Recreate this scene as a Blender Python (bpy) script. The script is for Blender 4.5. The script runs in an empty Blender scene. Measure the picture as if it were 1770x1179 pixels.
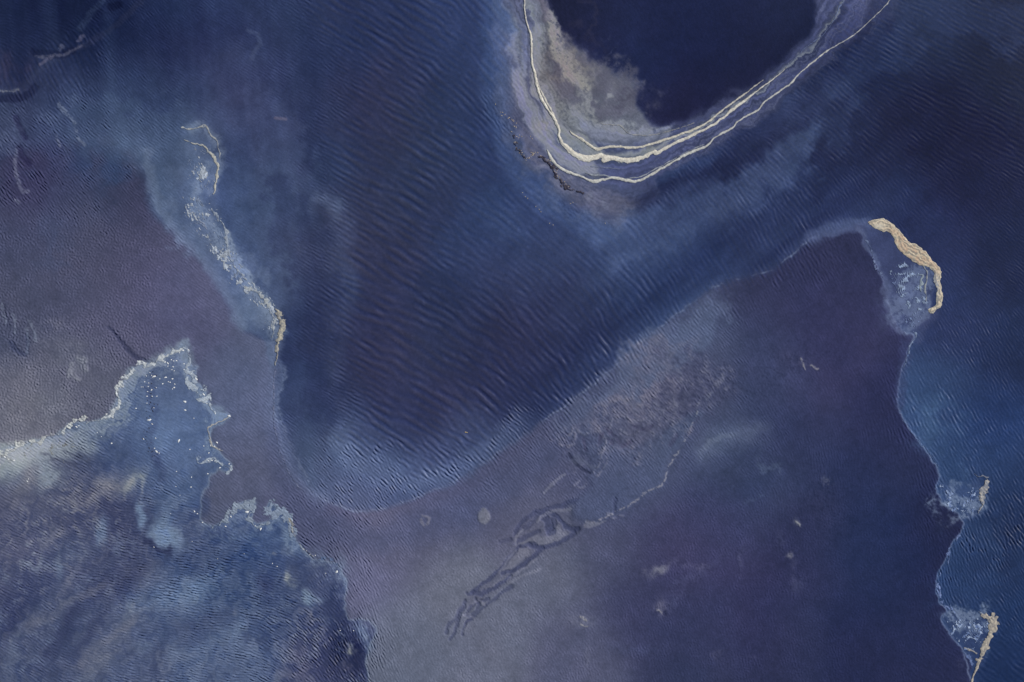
import bpy, math
import numpy as np

# ---------------------------------------------------------------------------
# An estuary seen from straight above: rippled channel water, wet mud flats, a
# silty pool, foam lines and foam rafts.  All plan coordinates are survey
# coordinates: 20 units = 1 metre, u to the east, v to the south.
# ---------------------------------------------------------------------------
U = 0.05
CX, CY = 885.0, 589.5
def wx(u): return (u - CX) * U
def wy(v): return (CY - v) * U

scene = bpy.context.scene
col = scene.collection
F = np.float32

# ------------------------------------------------------------------ the grid
CELL = 1.3
U0, U1, V0, V1 = -180.0, 1950.0, -150.0, 1332.0
NX = int((U1 - U0) / CELL) + 1
NY = int((V1 - V0) / CELL) + 1
gu = (U0 + CELL * np.arange(NX)).astype(F)
gv = (V0 + CELL * np.arange(NY)).astype(F)
X, Y = np.meshgrid(gu, gv)

def _freqs(ny, nx, cell):
    fy = np.fft.fftfreq(ny, cell)[:, None]
    fx = np.fft.rfftfreq(nx, cell)[None, :]
    return fx, fy
def fft_noise(seed, lam, beta=2.4, shape=None, cell=CELL, hi=None):
    """fractal noise, unit variance, largest features about lam units"""
    ny, nx = shape or (NY, NX)
    r = np.random.RandomState(seed)
    s = np.fft.rfft2(r.standard_normal((ny, nx)))
    fx, fy = _freqs(ny, nx, cell)
    f2 = fx * fx + fy * fy
    flt = 1.0 / (f2 + (1.0 / lam) ** 2) ** (beta / 2)
    if hi: flt = flt * np.exp(-f2 * hi * hi)
    flt[0, 0] = 0
    o = np.fft.irfft2(s * flt, s=(ny, nx))
    return (o / o.std()).astype(F)
def band_noise(seed, lam, ang=None, spread=18, bw=0.28, shape=None, cell=CELL, spec=None):
    """waves of length lam whose crests run at ang degrees (clockwise from east)"""
    ny, nx = shape or (NY, NX)
    if spec is None:
        spec = np.fft.rfft2(np.random.RandomState(seed).standard_normal((ny, nx)))
    fx, fy = _freqs(ny, nx, cell)
    f = np.sqrt(fx * fx + fy * fy) * lam
    flt = np.exp(-((f - 1) / bw) ** 2 / 2)
    if ang is not None:
        a = np.degrees(np.arctan2(fy, fx)) - (ang + 90)
        a = (a + 90) % 180 - 90
        flt = flt * np.exp(-(a / spread) ** 2 / 2)
    o = np.fft.irfft2(spec * flt, s=(ny, nx))
    return (o / (o.std() + 1e-9)).astype(F)

def streak_noise(seed, L, W, ang):
    """cloudy noise drawn out L units along ang and W units across"""
    s = np.fft.rfft2(np.random.RandomState(seed).standard_normal((NY, NX)))
    fx, fy = _freqs(NY, NX, CELL)
    a = math.radians(ang); ca, sa = math.cos(a), math.sin(a)
    fu, fv = fx * ca + fy * sa, -fx * sa + fy * ca
    flt = 1 / (1 + (fu * L * 3) ** 2 + (fv * W * 3) ** 2) ** 1.15; flt[0, 0] = 0
    o = np.fft.irfft2(s * flt, s=(NY, NX))
    return (o / o.std()).astype(F)
def flow_noise(d, arc, sd, sa, seed):
    """noise laid along a line: sd units per grain across it, sa along it"""
    n = 256; r = np.random.RandomState(seed)
    f = np.fft.fftfreq(n)
    fl = 1 / ((f[:, None] ** 2 + f[None, :] ** 2) + .02) ** 1.3; fl[0, 0] = 0
    t = np.fft.ifft2(np.fft.fft2(r.standard_normal((n, n))) * fl).real; t /= t.std()
    x = (d / sd * 4) % n; y = (arc / sa * 4) % n
    i, j = x.astype(int) % n, y.astype(int) % n; fx_, fy_ = x - np.floor(x), y - np.floor(y)
    i1, j1 = (i + 1) % n, (j + 1) % n
    return ((t[i, j] * (1 - fx_) + t[i1, j] * fx_) * (1 - fy_) + (t[i, j1] * (1 - fx_) + t[i1, j1] * fx_) * fy_).astype(F)

def sstep(a, b, x):
    t = np.clip((x - a) / (b - a), 0, 1)
    return t * t * (3 - 2 * t)

WX = {k: fft_noise(11 + i, k, 2.6) for i, k in enumerate((90, 22, 8))}
WY = {k: fft_noise(31 + i, k, 2.6) for i, k in enumerate((90, 22, 8))}
N200 = fft_noise(50, 200, 2.6)
N60 = fft_noise(51, 60, 2.2)
N20 = fft_noise(52, 20, 2.0)
N6 = fft_noise(53, 6, 1.6)
def warped(amp):
    """survey coordinates nudged by noise: amp = (broad, medium, fine)"""
    a, b, c = amp
    return (X + a * WX[90] + b * WX[22] + c * WX[8], Y + a * WY[90] + b * WY[22] + c * WY[8])
WARP = {'none': (X, Y), 'soft': warped((4, 1.8, .3)), 'edge': warped((1.2, .9, .3)),
        'big': warped((14, 6, 1.5)), 'wild': warped((22, 8, 1.2))}

def smooth(pts, n=4, closed=False):
    """Catmull-Rom; points may carry extra columns (a width)"""
    p = np.array(pts, float)
    m = len(p)
    if m < 3: return p
    out = []
    rng = range(m) if closed else range(m - 1)
    for i in rng:
        if closed: a, b, c, d = p[i - 1], p[i], p[(i + 1) % m], p[(i + 2) % m]
        else: a, b, c, d = p[max(i - 1, 0)], p[i], p[i + 1], p[min(i + 2, m - 1)]
        for k in range(n):
            t = k / n
            out.append(.5 * (2 * b + (c - a) * t + (2 * a - 5 * b + 4 * c - d) * t * t + (3 * b - a - 3 * c + d) * t ** 3))
    if not closed: out.append(p[-1])
    return np.array(out)

def line_dist(px, py, pts, closed=False, reach=70.0):
    """distance to a polyline (capped at reach); third column (width) is interpolated; also arclength"""
    best = np.full(px.shape, reach * reach, F); wid = np.zeros(px.shape, F); arc = np.zeros(px.shape, F)
    n = len(pts); s = 0.0
    y0r, y1r = py.min(1), py.max(1); x0c, x1c = px.min(0), px.max(0)
    for i in range(n if closed else n - 1):
        a, b = pts[i], pts[(i + 1) % n]
        dx, dy = b[0] - a[0], b[1] - a[1]
        L2 = dx * dx + dy * dy + 1e-9; L = math.sqrt(L2)
        rr = np.flatnonzero((y0r <= max(a[1], b[1]) + reach) & (y1r >= min(a[1], b[1]) - reach))
        cc = np.flatnonzero((x0c <= max(a[0], b[0]) + reach) & (x1c >= min(a[0], b[0]) - reach))
        if len(rr) and len(cc):
            sl = (slice(rr[0], rr[-1] + 1), slice(cc[0], cc[-1] + 1))
            qx, qy = px[sl] - F(a[0]), py[sl] - F(a[1])
            t = np.clip((qx * F(dx) + qy * F(dy)) / F(L2), 0, 1)
            d = (qx - t * F(dx)) ** 2 + (qy - t * F(dy)) ** 2
            m = d < best[sl]
            best[sl] = np.where(m, d, best[sl])
            if len(a) > 2: wid[sl] = np.where(m, a[2] + t * (b[2] - a[2]), wid[sl])
            arc[sl] = np.where(m, s + t * L, arc[sl])
        s += L
    return np.sqrt(best), wid, arc
def inside(px, py, pts):
    c = np.zeros(px.shape, bool)
    n = len(pts)
    for i in range(n):
        x0, y0 = pts[i][0], pts[i][1]; x1, y1 = pts[(i + 1) % n][0], pts[(i + 1) % n][1]
        if y0 == y1: continue
        k = ((y0 > py) != (y1 > py)) & (px < (x1 - x0) * (py - y0) / (y1 - y0) + x0)
        c ^= k
    return c
def sdf(px, py, pts):
    d = line_dist(px, py, pts, True)[0]
    return np.where(inside(px, py, pts), d, -d)

def window(pts, pad):
    p = np.array([q[:2] for q in pts], float)
    a, b = p.min(0) - pad, p.max(0) + pad
    i0 = max(0, int((a[0] - U0) / CELL)); i1 = min(NX, int((b[0] - U0) / CELL) + 2)
    j0 = max(0, int((a[1] - V0) / CELL)); j1 = min(NY, int((b[1] - V0) / CELL) + 2)
    return (slice(j0, max(j0, j1)), slice(i0, max(i0, i1)))

# --------------------------------------------------------------- base tones
def tone_map(pts, sig):
    st = 6
    xs, ys = X[::st, ::st], Y[::st, ::st]
    acc = np.zeros(xs.shape + (3,)); ws = np.zeros(xs.shape)
    for p in pts:
        d2 = (xs - p[0]) ** 2 + (ys - p[1]) ** 2
        s = sig * (p[5] if len(p) > 5 else 1)
        w = np.exp(-d2 / (2 * s * s)) + 1e-3 / (1 + (d2 / (s * s)) ** 1.5)
        ws += w
        for c in range(3): acc[..., c] += w * p[2 + c]
    acc /= ws[..., None]
    # up to full resolution
    yi = np.clip((np.arange(NY)) / st, 0, xs.shape[0] - 1); xi = np.clip((np.arange(NX)) / st, 0, xs.shape[1] - 1)
    y0 = np.floor(yi).astype(int); y1 = np.minimum(y0 + 1, xs.shape[0] - 1); fy = (yi - y0)[:, None, None]
    x0 = np.floor(xi).astype(int); x1 = np.minimum(x0 + 1, xs.shape[1] - 1); fx = (xi - x0)[None, :, None]
    r = acc[y0] * (1 - fy) + acc[y1] * fy
    return (r[:, x0] * (1 - fx) + r[:, x1] * fx).astype(F)

WATER = [(0,0,28,36,68),(100,40,28,38,72),(60,120,38,44,80),(200,60,36,46,84),(300,50,36,48,88),(400,120,46,62,104),
 (430,200,50,68,110),(350,50,40,54,96),(250,150,44,58,98),(150,200,50,64,104),(20,240,50,62,98),(470,80,40,52,92),
 (330,190,46,62,102),(450,350,52,70,112),(470,440,56,74,116),(530,250,40,52,92),(540,450,42,55,95),(540,600,38,50,90),
 (520,700,46,58,98),(530,800,60,74,112),(600,870,64,76,114),(625,800,62,80,126),(700,830,56,73,117),(800,800,50,66,110),
 (620,60,38,48,88),(650,200,40,46,84),(640,400,42,48,86),(750,150,38,50,92),(750,300,40,48,88),(820,80,44,58,104),
 (650,600,42,48,86),(700,720,40,48,88),(800,550,36,46,84),(900,650,38,50,92),(850,450,42,56,100),(950,420,46,64,112),
 (880,380,42,60,108),(820,250,38,52,98),(1050,400,50,70,118),(1000,550,38,50,92),(1100,500,38,54,98),(1150,380,48,68,115),
 (1230,340,46,64,112),(1300,340,48,66,114),(1200,450,40,56,102),(1330,420,38,50,92),(1400,350,36,48,90),(1450,250,32,40,78),
 (1380,190,36,46,85),(1300,250,36,46,88),(1500,100,30,42,82),(1600,50,34,46,82),(1600,200,28,34,70),(1740,100,30,38,70),
 (1700,300,28,34,72),(1500,320,32,42,82),(1600,400,34,42,84),(1750,450,26,36,74),(1430,380,38,50,94),
 (1650,560,36,50,96),(1620,680,42,68,116),(1590,720,46,74,124),(1700,720,34,60,112),(1750,600,28,44,86),(1650,780,42,68,116),
 (1720,830,36,60,108),(1700,960,32,60,110),(1750,900,26,46,88),(1680,1000,34,58,106),(1750,1050,28,54,102),(1740,1150,26,46,90)]
MUD = [(150,280,54,60,96),(60,400,60,64,98),(50,300,50,54,86),(150,400,62,62,94),(220,330,52,52,84),(250,450,66,64,96),
 (330,480,69,71,104),(100,500,68,68,100),(30,560,64,66,96),(200,560,72,70,102),(60,680,86,84,108),(150,640,76,76,104),
 (300,560,70,71,105),(420,680,72,78,112),(420,820,74,77,110),(380,860,71,75,108),(500,900,72,72,108),(560,930,66,68,104),
 (620,980,76,76,108),(650,950,78,78,110),(720,930,74,74,108),(780,1000,90,92,118),(850,1080,86,88,116),(700,1100,84,88,116),
 (950,1000,84,86,114),(900,900,78,78,110),(850,850,66,70,108),(760,880,66,70,108),(960,790,68,70,106),(1000,720,62,70,108),
 (1060,680,70,78,114),(1150,590,70,80,120),(1210,560,64,72,110),(1100,720,78,76,108),(1200,650,64,62,96),(1080,840,64,70,108),
 (1050,960,66,68,102),(1000,1100,72,74,108),(1150,950,52,52,90),(1100,1050,52,54,92),(1300,520,46,48,84),(1400,480,42,44,80),
 (1450,600,44,46,84),(1330,650,50,54,92),(1220,760,62,66,104),(1300,820,50,54,92),(1250,900,48,50,88),(1400,750,44,48,86),
 (1500,800,38,42,80),(1500,950,36,40,78),(1400,950,42,42,78),(1550,700,38,42,82),(1600,950,32,36,74),(1500,1100,34,38,76),
 (1350,1100,40,44,80),(1200,1100,44,50,86)]
POOL = [(300,650,68,84,124),(260,740,70,90,134),(320,800,66,86,130),(220,770,58,74,118),(100,850,66,72,106),(50,900,66,68,102),
 (150,900,56,60,98),(50,1000,62,66,102),(200,960,58,64,102),(290,920,66,82,124,.5),(100,1100,60,70,108),(300,1030,72,88,130),
 (380,960,60,72,114),(450,930,58,76,122),(480,1050,60,74,116),(400,1120,70,86,128),(200,1120,72,82,120),(560,1000,58,68,108),
 (570,1120,60,64,104),(605,1130,34,40,76,.6),(590,1050,44,54,92,.5),(20,800,100,108,130,.5)]
BASIN = [(1000,30,26,28,58),(1100,50,26,34,72),(1250,60,26,34,72),(1300,100,24,26,58),(1200,170,28,28,62),(1060,100,30,38,80),(1380,10,26,34,70)]

# ------------------------------------------------------------ region outlines
CH_EDGE = [(1505,384),(1470,394),(1440,401),(1400,414),(1350,455),(1300,478),(1250,488),(1210,511),(1170,541),(1130,576),
 (1090,611),(1040,652),(985,696),(940,727),(880,770),(820,810),(760,843),(700,866),(650,880),(610,882),(575,872),(542,853),
 (515,828),(495,790),(481,742),(473,690),(471,640),(476,600)]
WEDGE_IN = [(455,588),(420,568),(390,512),(352,452),(300,400),(262,362),(250,300),(225,255),(150,240)]
MUD_LEFT_TOP = [(90,250),(40,250),(0,260),(-400,270)]
SEA_EDGE = [(1680,1500),(1681,1179),(1665,1130),(1645,1100),(1626,1072),(1638,1056),(1622,1035),(1620,1000),(1634,975),
 (1645,940),(1664,912),(1658,890),(1635,870),(1619,845),(1624,822),(1610,790),(1580,752),(1558,722),(1552,682),(1560,640),
 (1572,603),(1581,577),(1565,574),(1546,550),(1530,500),(1503,440),(1492,402)]
MUD_POLY = CH_EDGE + WEDGE_IN + MUD_LEFT_TOP + [(-400,1500)] + SEA_EDGE
POOL_POLY = [(-400,800),(-50,785),(0,779),(40,768),(80,756),(105,746),(120,733),(150,728),(185,722),(200,702),(202,676),(214,656),
 (234,633),(262,628),(285,611),(305,605),(316,597),(325,612),(330,630),(342,634),(340,655),(350,668),(362,690),(370,712),
 (394,716),(386,730),(368,738),(362,758),(376,776),(388,792),(402,802),(394,816),(374,812),(358,838),(346,866),(350,896),
 (370,909),(392,896),(404,880),(425,868),(441,868),(434,898),(455,904),(470,894),(458,880),(466,868),(480,877),(494,884),
 (502,904),(512,934),(540,963),(572,969),(590,983),(600,1010),(596,1048),(604,1068),(630,1070),(648,1074),(655,1090),
 (641,1110),(634,1140),(637,1179),(630,1500),(-400,1500)]
BASIN_POLY = [(946,-200),(949,0),(956,41),(968,68),(1008,78),(1030,110),(1060,122),(1091,136),(1108,142),(1098,165),(1108,197),
 (1132,214),(1165,214),(1214,198),(1270,163),(1310,135),(1343,108),(1375,78),(1402,45),(1412,0),(1420,-200)]
BAR_POLY = [(846,-200),(850,0),(848,90),(850,160),(868,205),(886,258),(910,296),(955,330),(1005,358),(1055,380),(1100,372),
 (1140,340),(1130,318),(1170,288),(1240,250),(1320,196),(1400,132),(1470,80),(1530,30),(1560,-10),(1640,-200)]
LAGOON_POLY = [(1400,414),(1440,400),(1480,388),(1510,386),(1545,408),(1575,450),(1600,470),(1612,500),(1606,545),(1592,566),(1582,578),
 (1565,574),(1546,550),(1530,500),(1503,440),(1488,404)]
WEDGE_POLY = [(150,238),(225,225),(300,218),(330,220),(352,217),(370,238),(379,272),(376,325),(380,370),(392,405),(406,450),
 (428,484),(458,508),(482,532),(491,566),(484,600),(474,632),(466,640),(455,588),(420,568),(390,512),(352,452),(300,400),(262,362),(250,300)]

def region(pts, soft, warp='edge', n=3):
    p = smooth(pts, n, True)
    px, py = WARP[warp]
    s = sdf(px, py, p)
    return sstep(-soft, soft, s), s
m_mud, s_mud = region(MUD_POLY, 2.2)
_sf = 2.2 + 13 * (1 - sstep(430, 480, X)) * (1 - sstep(540, 620, Y)) + 7 * sstep(1180, 1300, X) * (1 - sstep(560, 640, Y)) * (1 - sstep(1480, 1520, X))
_sf = _sf + 6 * sstep(560, 680, Y) * (1 - sstep(700, 900, X)) * sstep(440, 470, X) + 5 * sstep(700, 900, X) * (1 - sstep(1180, 1300, X)) * (1 - sstep(820, 860, Y))
m_mud = sstep(-1, 1, s_mud / _sf)
m_pool, s_pool = region(POOL_POLY, 2.0, n=2)
m_basin, s_basin = region(BASIN_POLY, 12, 'soft')
m_bar, s_bar = region(BAR_POLY, 9, 'soft')
m_lag, s_lag = region(LAGOON_POLY, 3)
m_wedge, s_wedge = region(WEDGE_POLY, 3)
m_wedge = sstep(-1, 1, s_wedge / (4 + 22 * (1 - sstep(230, 320, Y)) + 8 * (1 - sstep(300, 460, X))))

T = tone_map(WATER, 42)
# the far upper left turns from water to mud with no clear edge
mm = m_mud.copy()
soft_top = sstep(215, 330, Y + 26 * WX[90] + 10 * WX[22])
left = 1 - sstep(215, 262, X + 6 * WX[22])
mm = mm * (1 - left) + np.where(X < 262, soft_top, 1) * mm * left
mm = np.maximum(mm, left * soft_top * m_mud)
tm = tone_map(MUD, 42); T += (tm - T) * mm[..., None]
tm = tone_map(BASIN, 50)
def mix(mask, c, a=1.0, sl=None):
    """lay a sediment tone, or painted glint and shade, over the sheet"""
    sl = sl or (slice(None), slice(None))
    c = np.array(c, F)
    T[sl] += (c - T[sl]) * np.clip(mask * a, 0, 1)[..., None]
H = np.zeros((NY, NX), F)

def stroke(pts, w, soft, c=None, a=1.0, warp='edge', h=0, patch=0, seed=0, fade=0):
    p = [tuple(q) if len(q) > 2 else (q[0], q[1], w) for q in pts]
    p = smooth(p, 3)
    sl = window(p, w * 2 + soft + 30)
    px, py = WARP[warp]
    d, wd, arc = line_dist(px[sl], py[sl], p)
    m = 1 - sstep(0, 1, (d - wd) / soft)
    if patch: m = m * np.clip(1 + patch * (N20[sl] * .7 + N6[sl] * .5), 0, 1)
    if fade:
        L = arc.max(); m = m * sstep(0, fade, arc) * sstep(0, fade, L - arc)
    if c is not None: mix(m, c, a, sl)
    if h: H[sl] += .45 * h * m
def blob(x, y, rx, ry, ang, c=None, a=1.0, warp='soft', h=0, patch=0, hard=1.0):
    R = 3 * max(rx, ry) + 20
    sl = window([(x - R, y - R), (x + R, y + R)], 0)
    px, py = WARP[warp]
    dx, dy = px[sl] - x, py[sl] - y
    ca, sa = math.cos(math.radians(ang)), math.sin(math.radians(ang))
    r2 = ((dx * ca + dy * sa) / rx) ** 2 + ((-dx * sa + dy * ca) / ry) ** 2
    m = np.exp(-r2 ** hard)
    if patch: m = m * np.clip(1 + patch * (N20[sl] * .7 + N6[sl] * .5), 0, 1)
    if c is not None: mix(m, c, a, sl)
    if h: H[sl] += h * m
def area(pts, soft, c=None, a=1.0, warp='edge', h=0, patch=0, n=2):
    p = smooth(pts, n, True)
    sl = window(p, soft + 30)
    px, py = WARP[warp]
    m = sstep(-soft, soft, sdf(px[sl], py[sl], p))
    if patch: m = m * np.clip(1 + patch * (N20[sl] * .7 + N6[sl] * .5), 0, 1)
    if c is not None: mix(m, c, a, sl)
    if h: H[sl] += h * m

# ---- the sand bar round the dark basin
PALE_TAN = (150, 146, 150)
mix(m_bar, (66, 69, 106), .62)
area([(852,-60),(905,-60),(915,60),(925,140),(960,215),(965,240),(985,262),(1040,280),(1040,310),(985,298),(950,270),(915,225),(885,170),(868,110),(856,60)],
     12, (86, 88, 120), .55, 'soft')
area([(880,128),(905,135),(930,178),(958,215),(962,240),(985,264),(1020,282),(1030,304),(985,296),(950,262),(925,235),(905,200),(890,165)],
     7, (118, 118, 136), .8, 'soft')
area([(852,130),(880,128),(900,190),(925,240),(955,275),(985,300),(1040,320),(1090,332),(1110,346),(1080,362),(1030,352),(985,338),(940,310),(905,285),(885,250),(866,205)],
     8, (86, 84, 112), .62, 'soft', patch=.25)
area([(915,300),(960,318),(1010,345),(1060,340),(1105,345),(1075,368),(1030,366),(985,346),(940,325)], 12, (106, 103, 126), .5, 'big', patch=.3)
stroke([(884,45),(886,75),(893,105),(905,128)], 4, 9, (116,118,142), .55, 'soft', patch=.4)
stroke([(871,10),(884,40),(890,70),(897,100),(903,122)], 2, 5, (110,116,150), .5, 'soft')
stroke([(858,-40),(862,20),(880,60)], 3, 12, (70,88,134), .7, 'soft')
stroke([(874,-40),(884,10),(898,60),(906,105)], 1.5, 5, (96,104,146), .5, 'soft')
# right arm of the bar
area([(1130,318),(1100,318),(1040,312),(1040,284),(1100,282),(1170,248),(1262,196),(1346,132),(1400,78),(1440,35),(1460,-60),(1580,-60),(1540,0),(1475,64),(1414,104),(1346,163),(1265,226),(1170,281)],
     5, (62, 70, 116), .8, 'soft')
area([(1085,250),(1160,225),(1250,180),(1330,120),(1390,60),(1415,0),(1420,-60),(1450,-60),(1440,20),(1400,72),(1340,124),(1260,180),(1180,226),(1100,262)],
     6, (70, 78, 124), .6, 'soft')
# basin and the tan silt cloud that drifts into it
def basin_tones():
    k = m_basin[..., None]
    T[...] = T + (tm - T) * k
area([(906,-60),(946,-60),(952,30),(966,66),(1010,84),(1060,128),(1100,142),(1100,195),(1130,222),(1100,240),(1030,246),(985,244),(966,215),(935,160),(918,100)],
     8, (92, 92, 112), .8, 'soft')
basin_tones()
area([(918,-60),(950,-60),(955,35),(975,70),(1015,90),(1060,125),(1104,140),(1096,170),(1106,196),(1085,215),(1030,216),(985,200),(955,150),(930,70)],
     14, (78, 74, 96), .6, 'big', patch=.45)
blob(1070, 175, 44, 30, 20, (66, 62, 86), .7, 'wild', patch=.5)
blob(985, 105, 52, 15, 52, (122, 116, 120), .7, 'big', patch=.4)
blob(955, 60, 50, 9, 80, (100, 93, 106), .6, 'big', patch=.4)
stroke([(950,25),(956,60),(968,95),(985,125),(1010,150)], 3, 12, (152, 146, 142), .6, 'soft', patch=.6)
stroke([(926,60),(930,110),(948,155),(975,190),(1000,215)], 7, 16, (130, 130, 142), .6, 'soft', patch=.4)
stroke([(990,165),(1010,195),(1016,215)], 7, 14, (130, 129, 140), .6, 'big', patch=.4)
stroke([(1000,222),(1040,218),(1075,226),(1110,233),(1160,226)], 4, 9, (134, 136, 152), .6, 'soft', patch=.5)
area([(925,140),(966,205),(985,228),(1030,258),(1085,262),(1150,250),(1145,262),(1060,272),(1010,270),(985,255),(968,232),(940,180)], 5, (134,133,142), .75, 'soft')
area([(985,205),(1040,222),(1090,234),(1160,228),(1150,246),(1090,252),(1045,252),(1010,240)], 6, (92,96,124), .7, 'soft')
blob(1030, 78, 22, 5, -10, (60, 66, 104), .6, 'wild')
blob(1020, 20, 60, 10, 85, (44, 40, 66), .5, 'big')
stroke([(930,-60),(938,10),(944,30)], 5, 12, (92,84,110), .7, 'soft', patch=.4)
blob(1105, 60, 70, 30, 60, (28, 38, 78), .6, 'big')

# ---- water: silt plumes and streaks in the channel
stroke([(1420,190),(1360,262),(1290,318),(1220,355),(1150,380),(1060,398)], 22, 46, (64, 84, 134), .55, 'big')
stroke([(1400,225),(1330,285),(1250,335)], 10, 30, (70, 90, 138), .4, 'big')
stroke([(1420,185),(1424,215),(1400,262),(1340,310)], 1, 16, (64, 84, 132), .3, 'soft', fade=20)
stroke([(1555,-40),(1500,70),(1420,160),(1340,222),(1270,275),(1190,320),(1120,345)], 10, 22, (36, 44, 84), .75, 'soft')
stroke([(1760,40),(1700,30),(1600,30),(1520,80),(1470,150),(1430,215)], 14, 42, (44, 60, 104), .5, 'big')
stroke([(1425,180),(1440,250),(1415,330)], 8, 30, (30, 36, 72), .5, 'big')
stroke([(1590,245),(1680,215),(1740,240)], 8, 30, (26, 30, 66), .6, 'big')
stroke([(425,60),(405,130),(398,210),(390,260)], 8, 60, (60, 80, 122), .5, 'soft', fade=50)
stroke([(428,56),(440,68),(440,86),(434,100)], .6, 7, (70, 86, 126), .4, 'soft')
stroke([(455,200),(480,260),(470,330),(465,420),(470,470)], 16, 46, (62, 80, 122), .45, 'big')
stroke([(505,230),(515,300),(540,335),(575,352),(590,390),(592,470),(580,560),(572,640)], 8, 26, (58, 72, 114), .5, 'soft')
stroke([(540,335),(572,350),(588,380)], 3, 10, (72, 88, 130), .5, 'soft')
stroke([(476,204),(494,206)], 1.2, 3, (84, 84, 116), .8, 'none')
stroke([(500,330),(520,420),(545,520),(550,640),(560,720)], 10, 40, (36, 46, 86), .5, 'big')
stroke([(600,790),(640,815),(700,822),(760,815)], 10, 30, (68, 88, 134), .55, 'soft')
stroke([(590,760),(600,790),(622,808)], 4, 18, (82, 102, 148), .5, 'soft')
stroke([(855,0),(856,80),(860,170),(880,250),(910,310),(970,360),(1040,395)], 9, 26, (58, 82, 136), .6, 'soft')
stroke([(1040,395),(1110,385),(1170,350),(1230,320)], 8, 26, (66, 88, 140), .5, 'soft')
blob(870, 390, 60, 25, 30, (50, 70, 118), .5, 'big')
stroke([(1440,330),(1520,350),(1600,420),(1650,520)], 14, 50, (36, 50, 96), .35, 'big')
# the bed of the channel shows purple between the ripples
blob(660, 190, 70, 110, 15, (46, 44, 78), .45, 'wild'); blob(640, 430, 60, 100, 0, (46, 46, 80), .4, 'wild')
blob(690, 640, 90, 120, 20, (44, 46, 82), .4, 'wild')
blob(1650, 260, 120, 60, 10, (34, 34, 68), .35, 'wild')

# ---- line of pale water along the lower channel edge
E = smooth([(q[0], q[1], 1) for q in CH_EDGE], 3)
edge_px, edge_py = WARP['edge']
d_edge, _, arc_edge = line_dist(edge_px, edge_py, E)
mix(np.exp(-(d_edge / 1.4) ** 2) * sstep(20, 120, arc_edge) * np.clip(.62 + .35 * N60 + .3 * N20, 0, 1), (104, 118, 154), .6)
mix(np.exp(-(d_edge / 12.0) ** 2) * (1 - m_mud), (66, 82, 126), .25)
mix(np.exp(-(d_edge / 18.0) ** 2) * m_mud * sstep(200, 300, arc_edge) * (1 - sstep(760, 900, arc_edge)), (58, 64, 102), .4)

stroke([(592,690),(598,765),(636,810),(700,828),(780,812),(862,764),(930,706)], 5, 24, (70, 88, 132), .5, 'soft', fade=60)
stroke([(488,620),(484,690),(494,750),(516,800),(550,842)], .8, 4, (98, 110, 146), .45, 'soft', patch=.6, fade=20)
# ---- wedge of foam-flecked shallows on the left
mix(m_wedge, (70, 88, 126), .62)
blob(330, 300, 40, 75, 5, (76, 94, 132), .5, 'big')
stroke([(250,262),(262,330),(300,398),(352,450),(392,510),(424,566)], 2, 12, (84, 98, 134), .55, 'soft')
stroke([(300,400),(340,400),(380,440),(420,500),(455,540)], 8, 24, (82, 98, 136), .5, 'big')
blob(445, 540, 26, 34, 60, (84, 100, 134), .5, 'soft')
stroke([(140,235),(200,190),(260,210),(310,215)], 12, 34, (58, 76, 114), .45, 'big')
stroke([(476,600),(473,690),(481,742),(495,790),(520,835),(560,868)], 4, 16, (84, 98, 138), .6, 'soft', patch=.2)
stroke([(466,640),(462,700),(468,760)], 5, 14, (76, 84, 122), .6, 'soft')

stroke([(330,228),(352,224),(372,250),(378,285),(374,330)], 2, 14, (104, 120, 152), .45, 'soft', patch=.5)
stroke([(346,270),(352,310),(340,350),(362,385),(384,430),(410,475),(445,512),(470,545),(480,600)], 3, 16, (108, 124, 156), .55, 'soft', patch=.5, fade=20)
stroke([(388,390),(396,440),(424,482),(458,510),(478,536)], 1, 7, (128, 142, 168), .5, 'soft', patch=.6, fade=15)
# ---- left flat: tone patches, scarps, little streams
blob(60, 700, 110, 50, -25, (100, 98, 118), .5, 'wild', patch=.3)
blob(30, 640, 60, 30, -30, (96, 92, 116), .4, 'wild', patch=.3)
blob(130, 430, 90, 50, 10, (70, 66, 94), .35, 'wild')
blob(90, 420, 30, 60, 20, (60, 72, 112), .4, 'wild')
blob(300, 570, 80, 26, 10, (66, 66, 100), .5, 'big')
for pts, wd, hh, cc in [
 ([(186,566,.4),(200,578,1),(212,594,1.6),(228,610,2),(245,622,1.6),(264,627,.6)], 1.6, -.09, (50, 52, 84)),  # scarp: its shade is painted in as a dark line
 ([(8,530),(8,546),(14,560)], 1.5, -.06, (56, 58, 88)),
 ([(16,590),(28,606),(42,612),(46,600),(47,580)], 2.0, -.07, (52, 56, 88)),
 ([(30,208),(34,222),(42,235)], 4, -.06, (36, 40, 76)),
 ([(34,255),(40,270),(50,282)], 4, -.06, (38, 42, 76))]:
    stroke(pts, wd, 4, cc, .75, 'edge', h=hh)
for pts, wd in [([(4,527),(8,545),(10,556)], 1.0), ([(47,570),(48,590),(44,610)], 1.3), ([(50,555),(60,575),(62,590)], 1),
                ([(28,255),(27,290),(32,318),(42,330),(52,330)], 2.0), ([(22,545),(28,560),(24,575)], 1), ([(100,180),(112,195),(128,212)], 2),
                ([(130,212),(131,228)], 1.3), ([(136,238),(146,250)], 1.6), ([(28,345),(34,350)], 1.6), ([(98,235),(104,255)], 1)]:
    stroke(pts, wd * .7, 3.5, (100, 108, 136), .5, 'edge', h=.03, patch=.9)
blob(20, 240, 30, 26, 0, (74, 88, 124), .4, 'wild', patch=.3); blob(110, 200, 20, 26, 30, (70, 86, 126), .4, 'wild')
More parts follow.
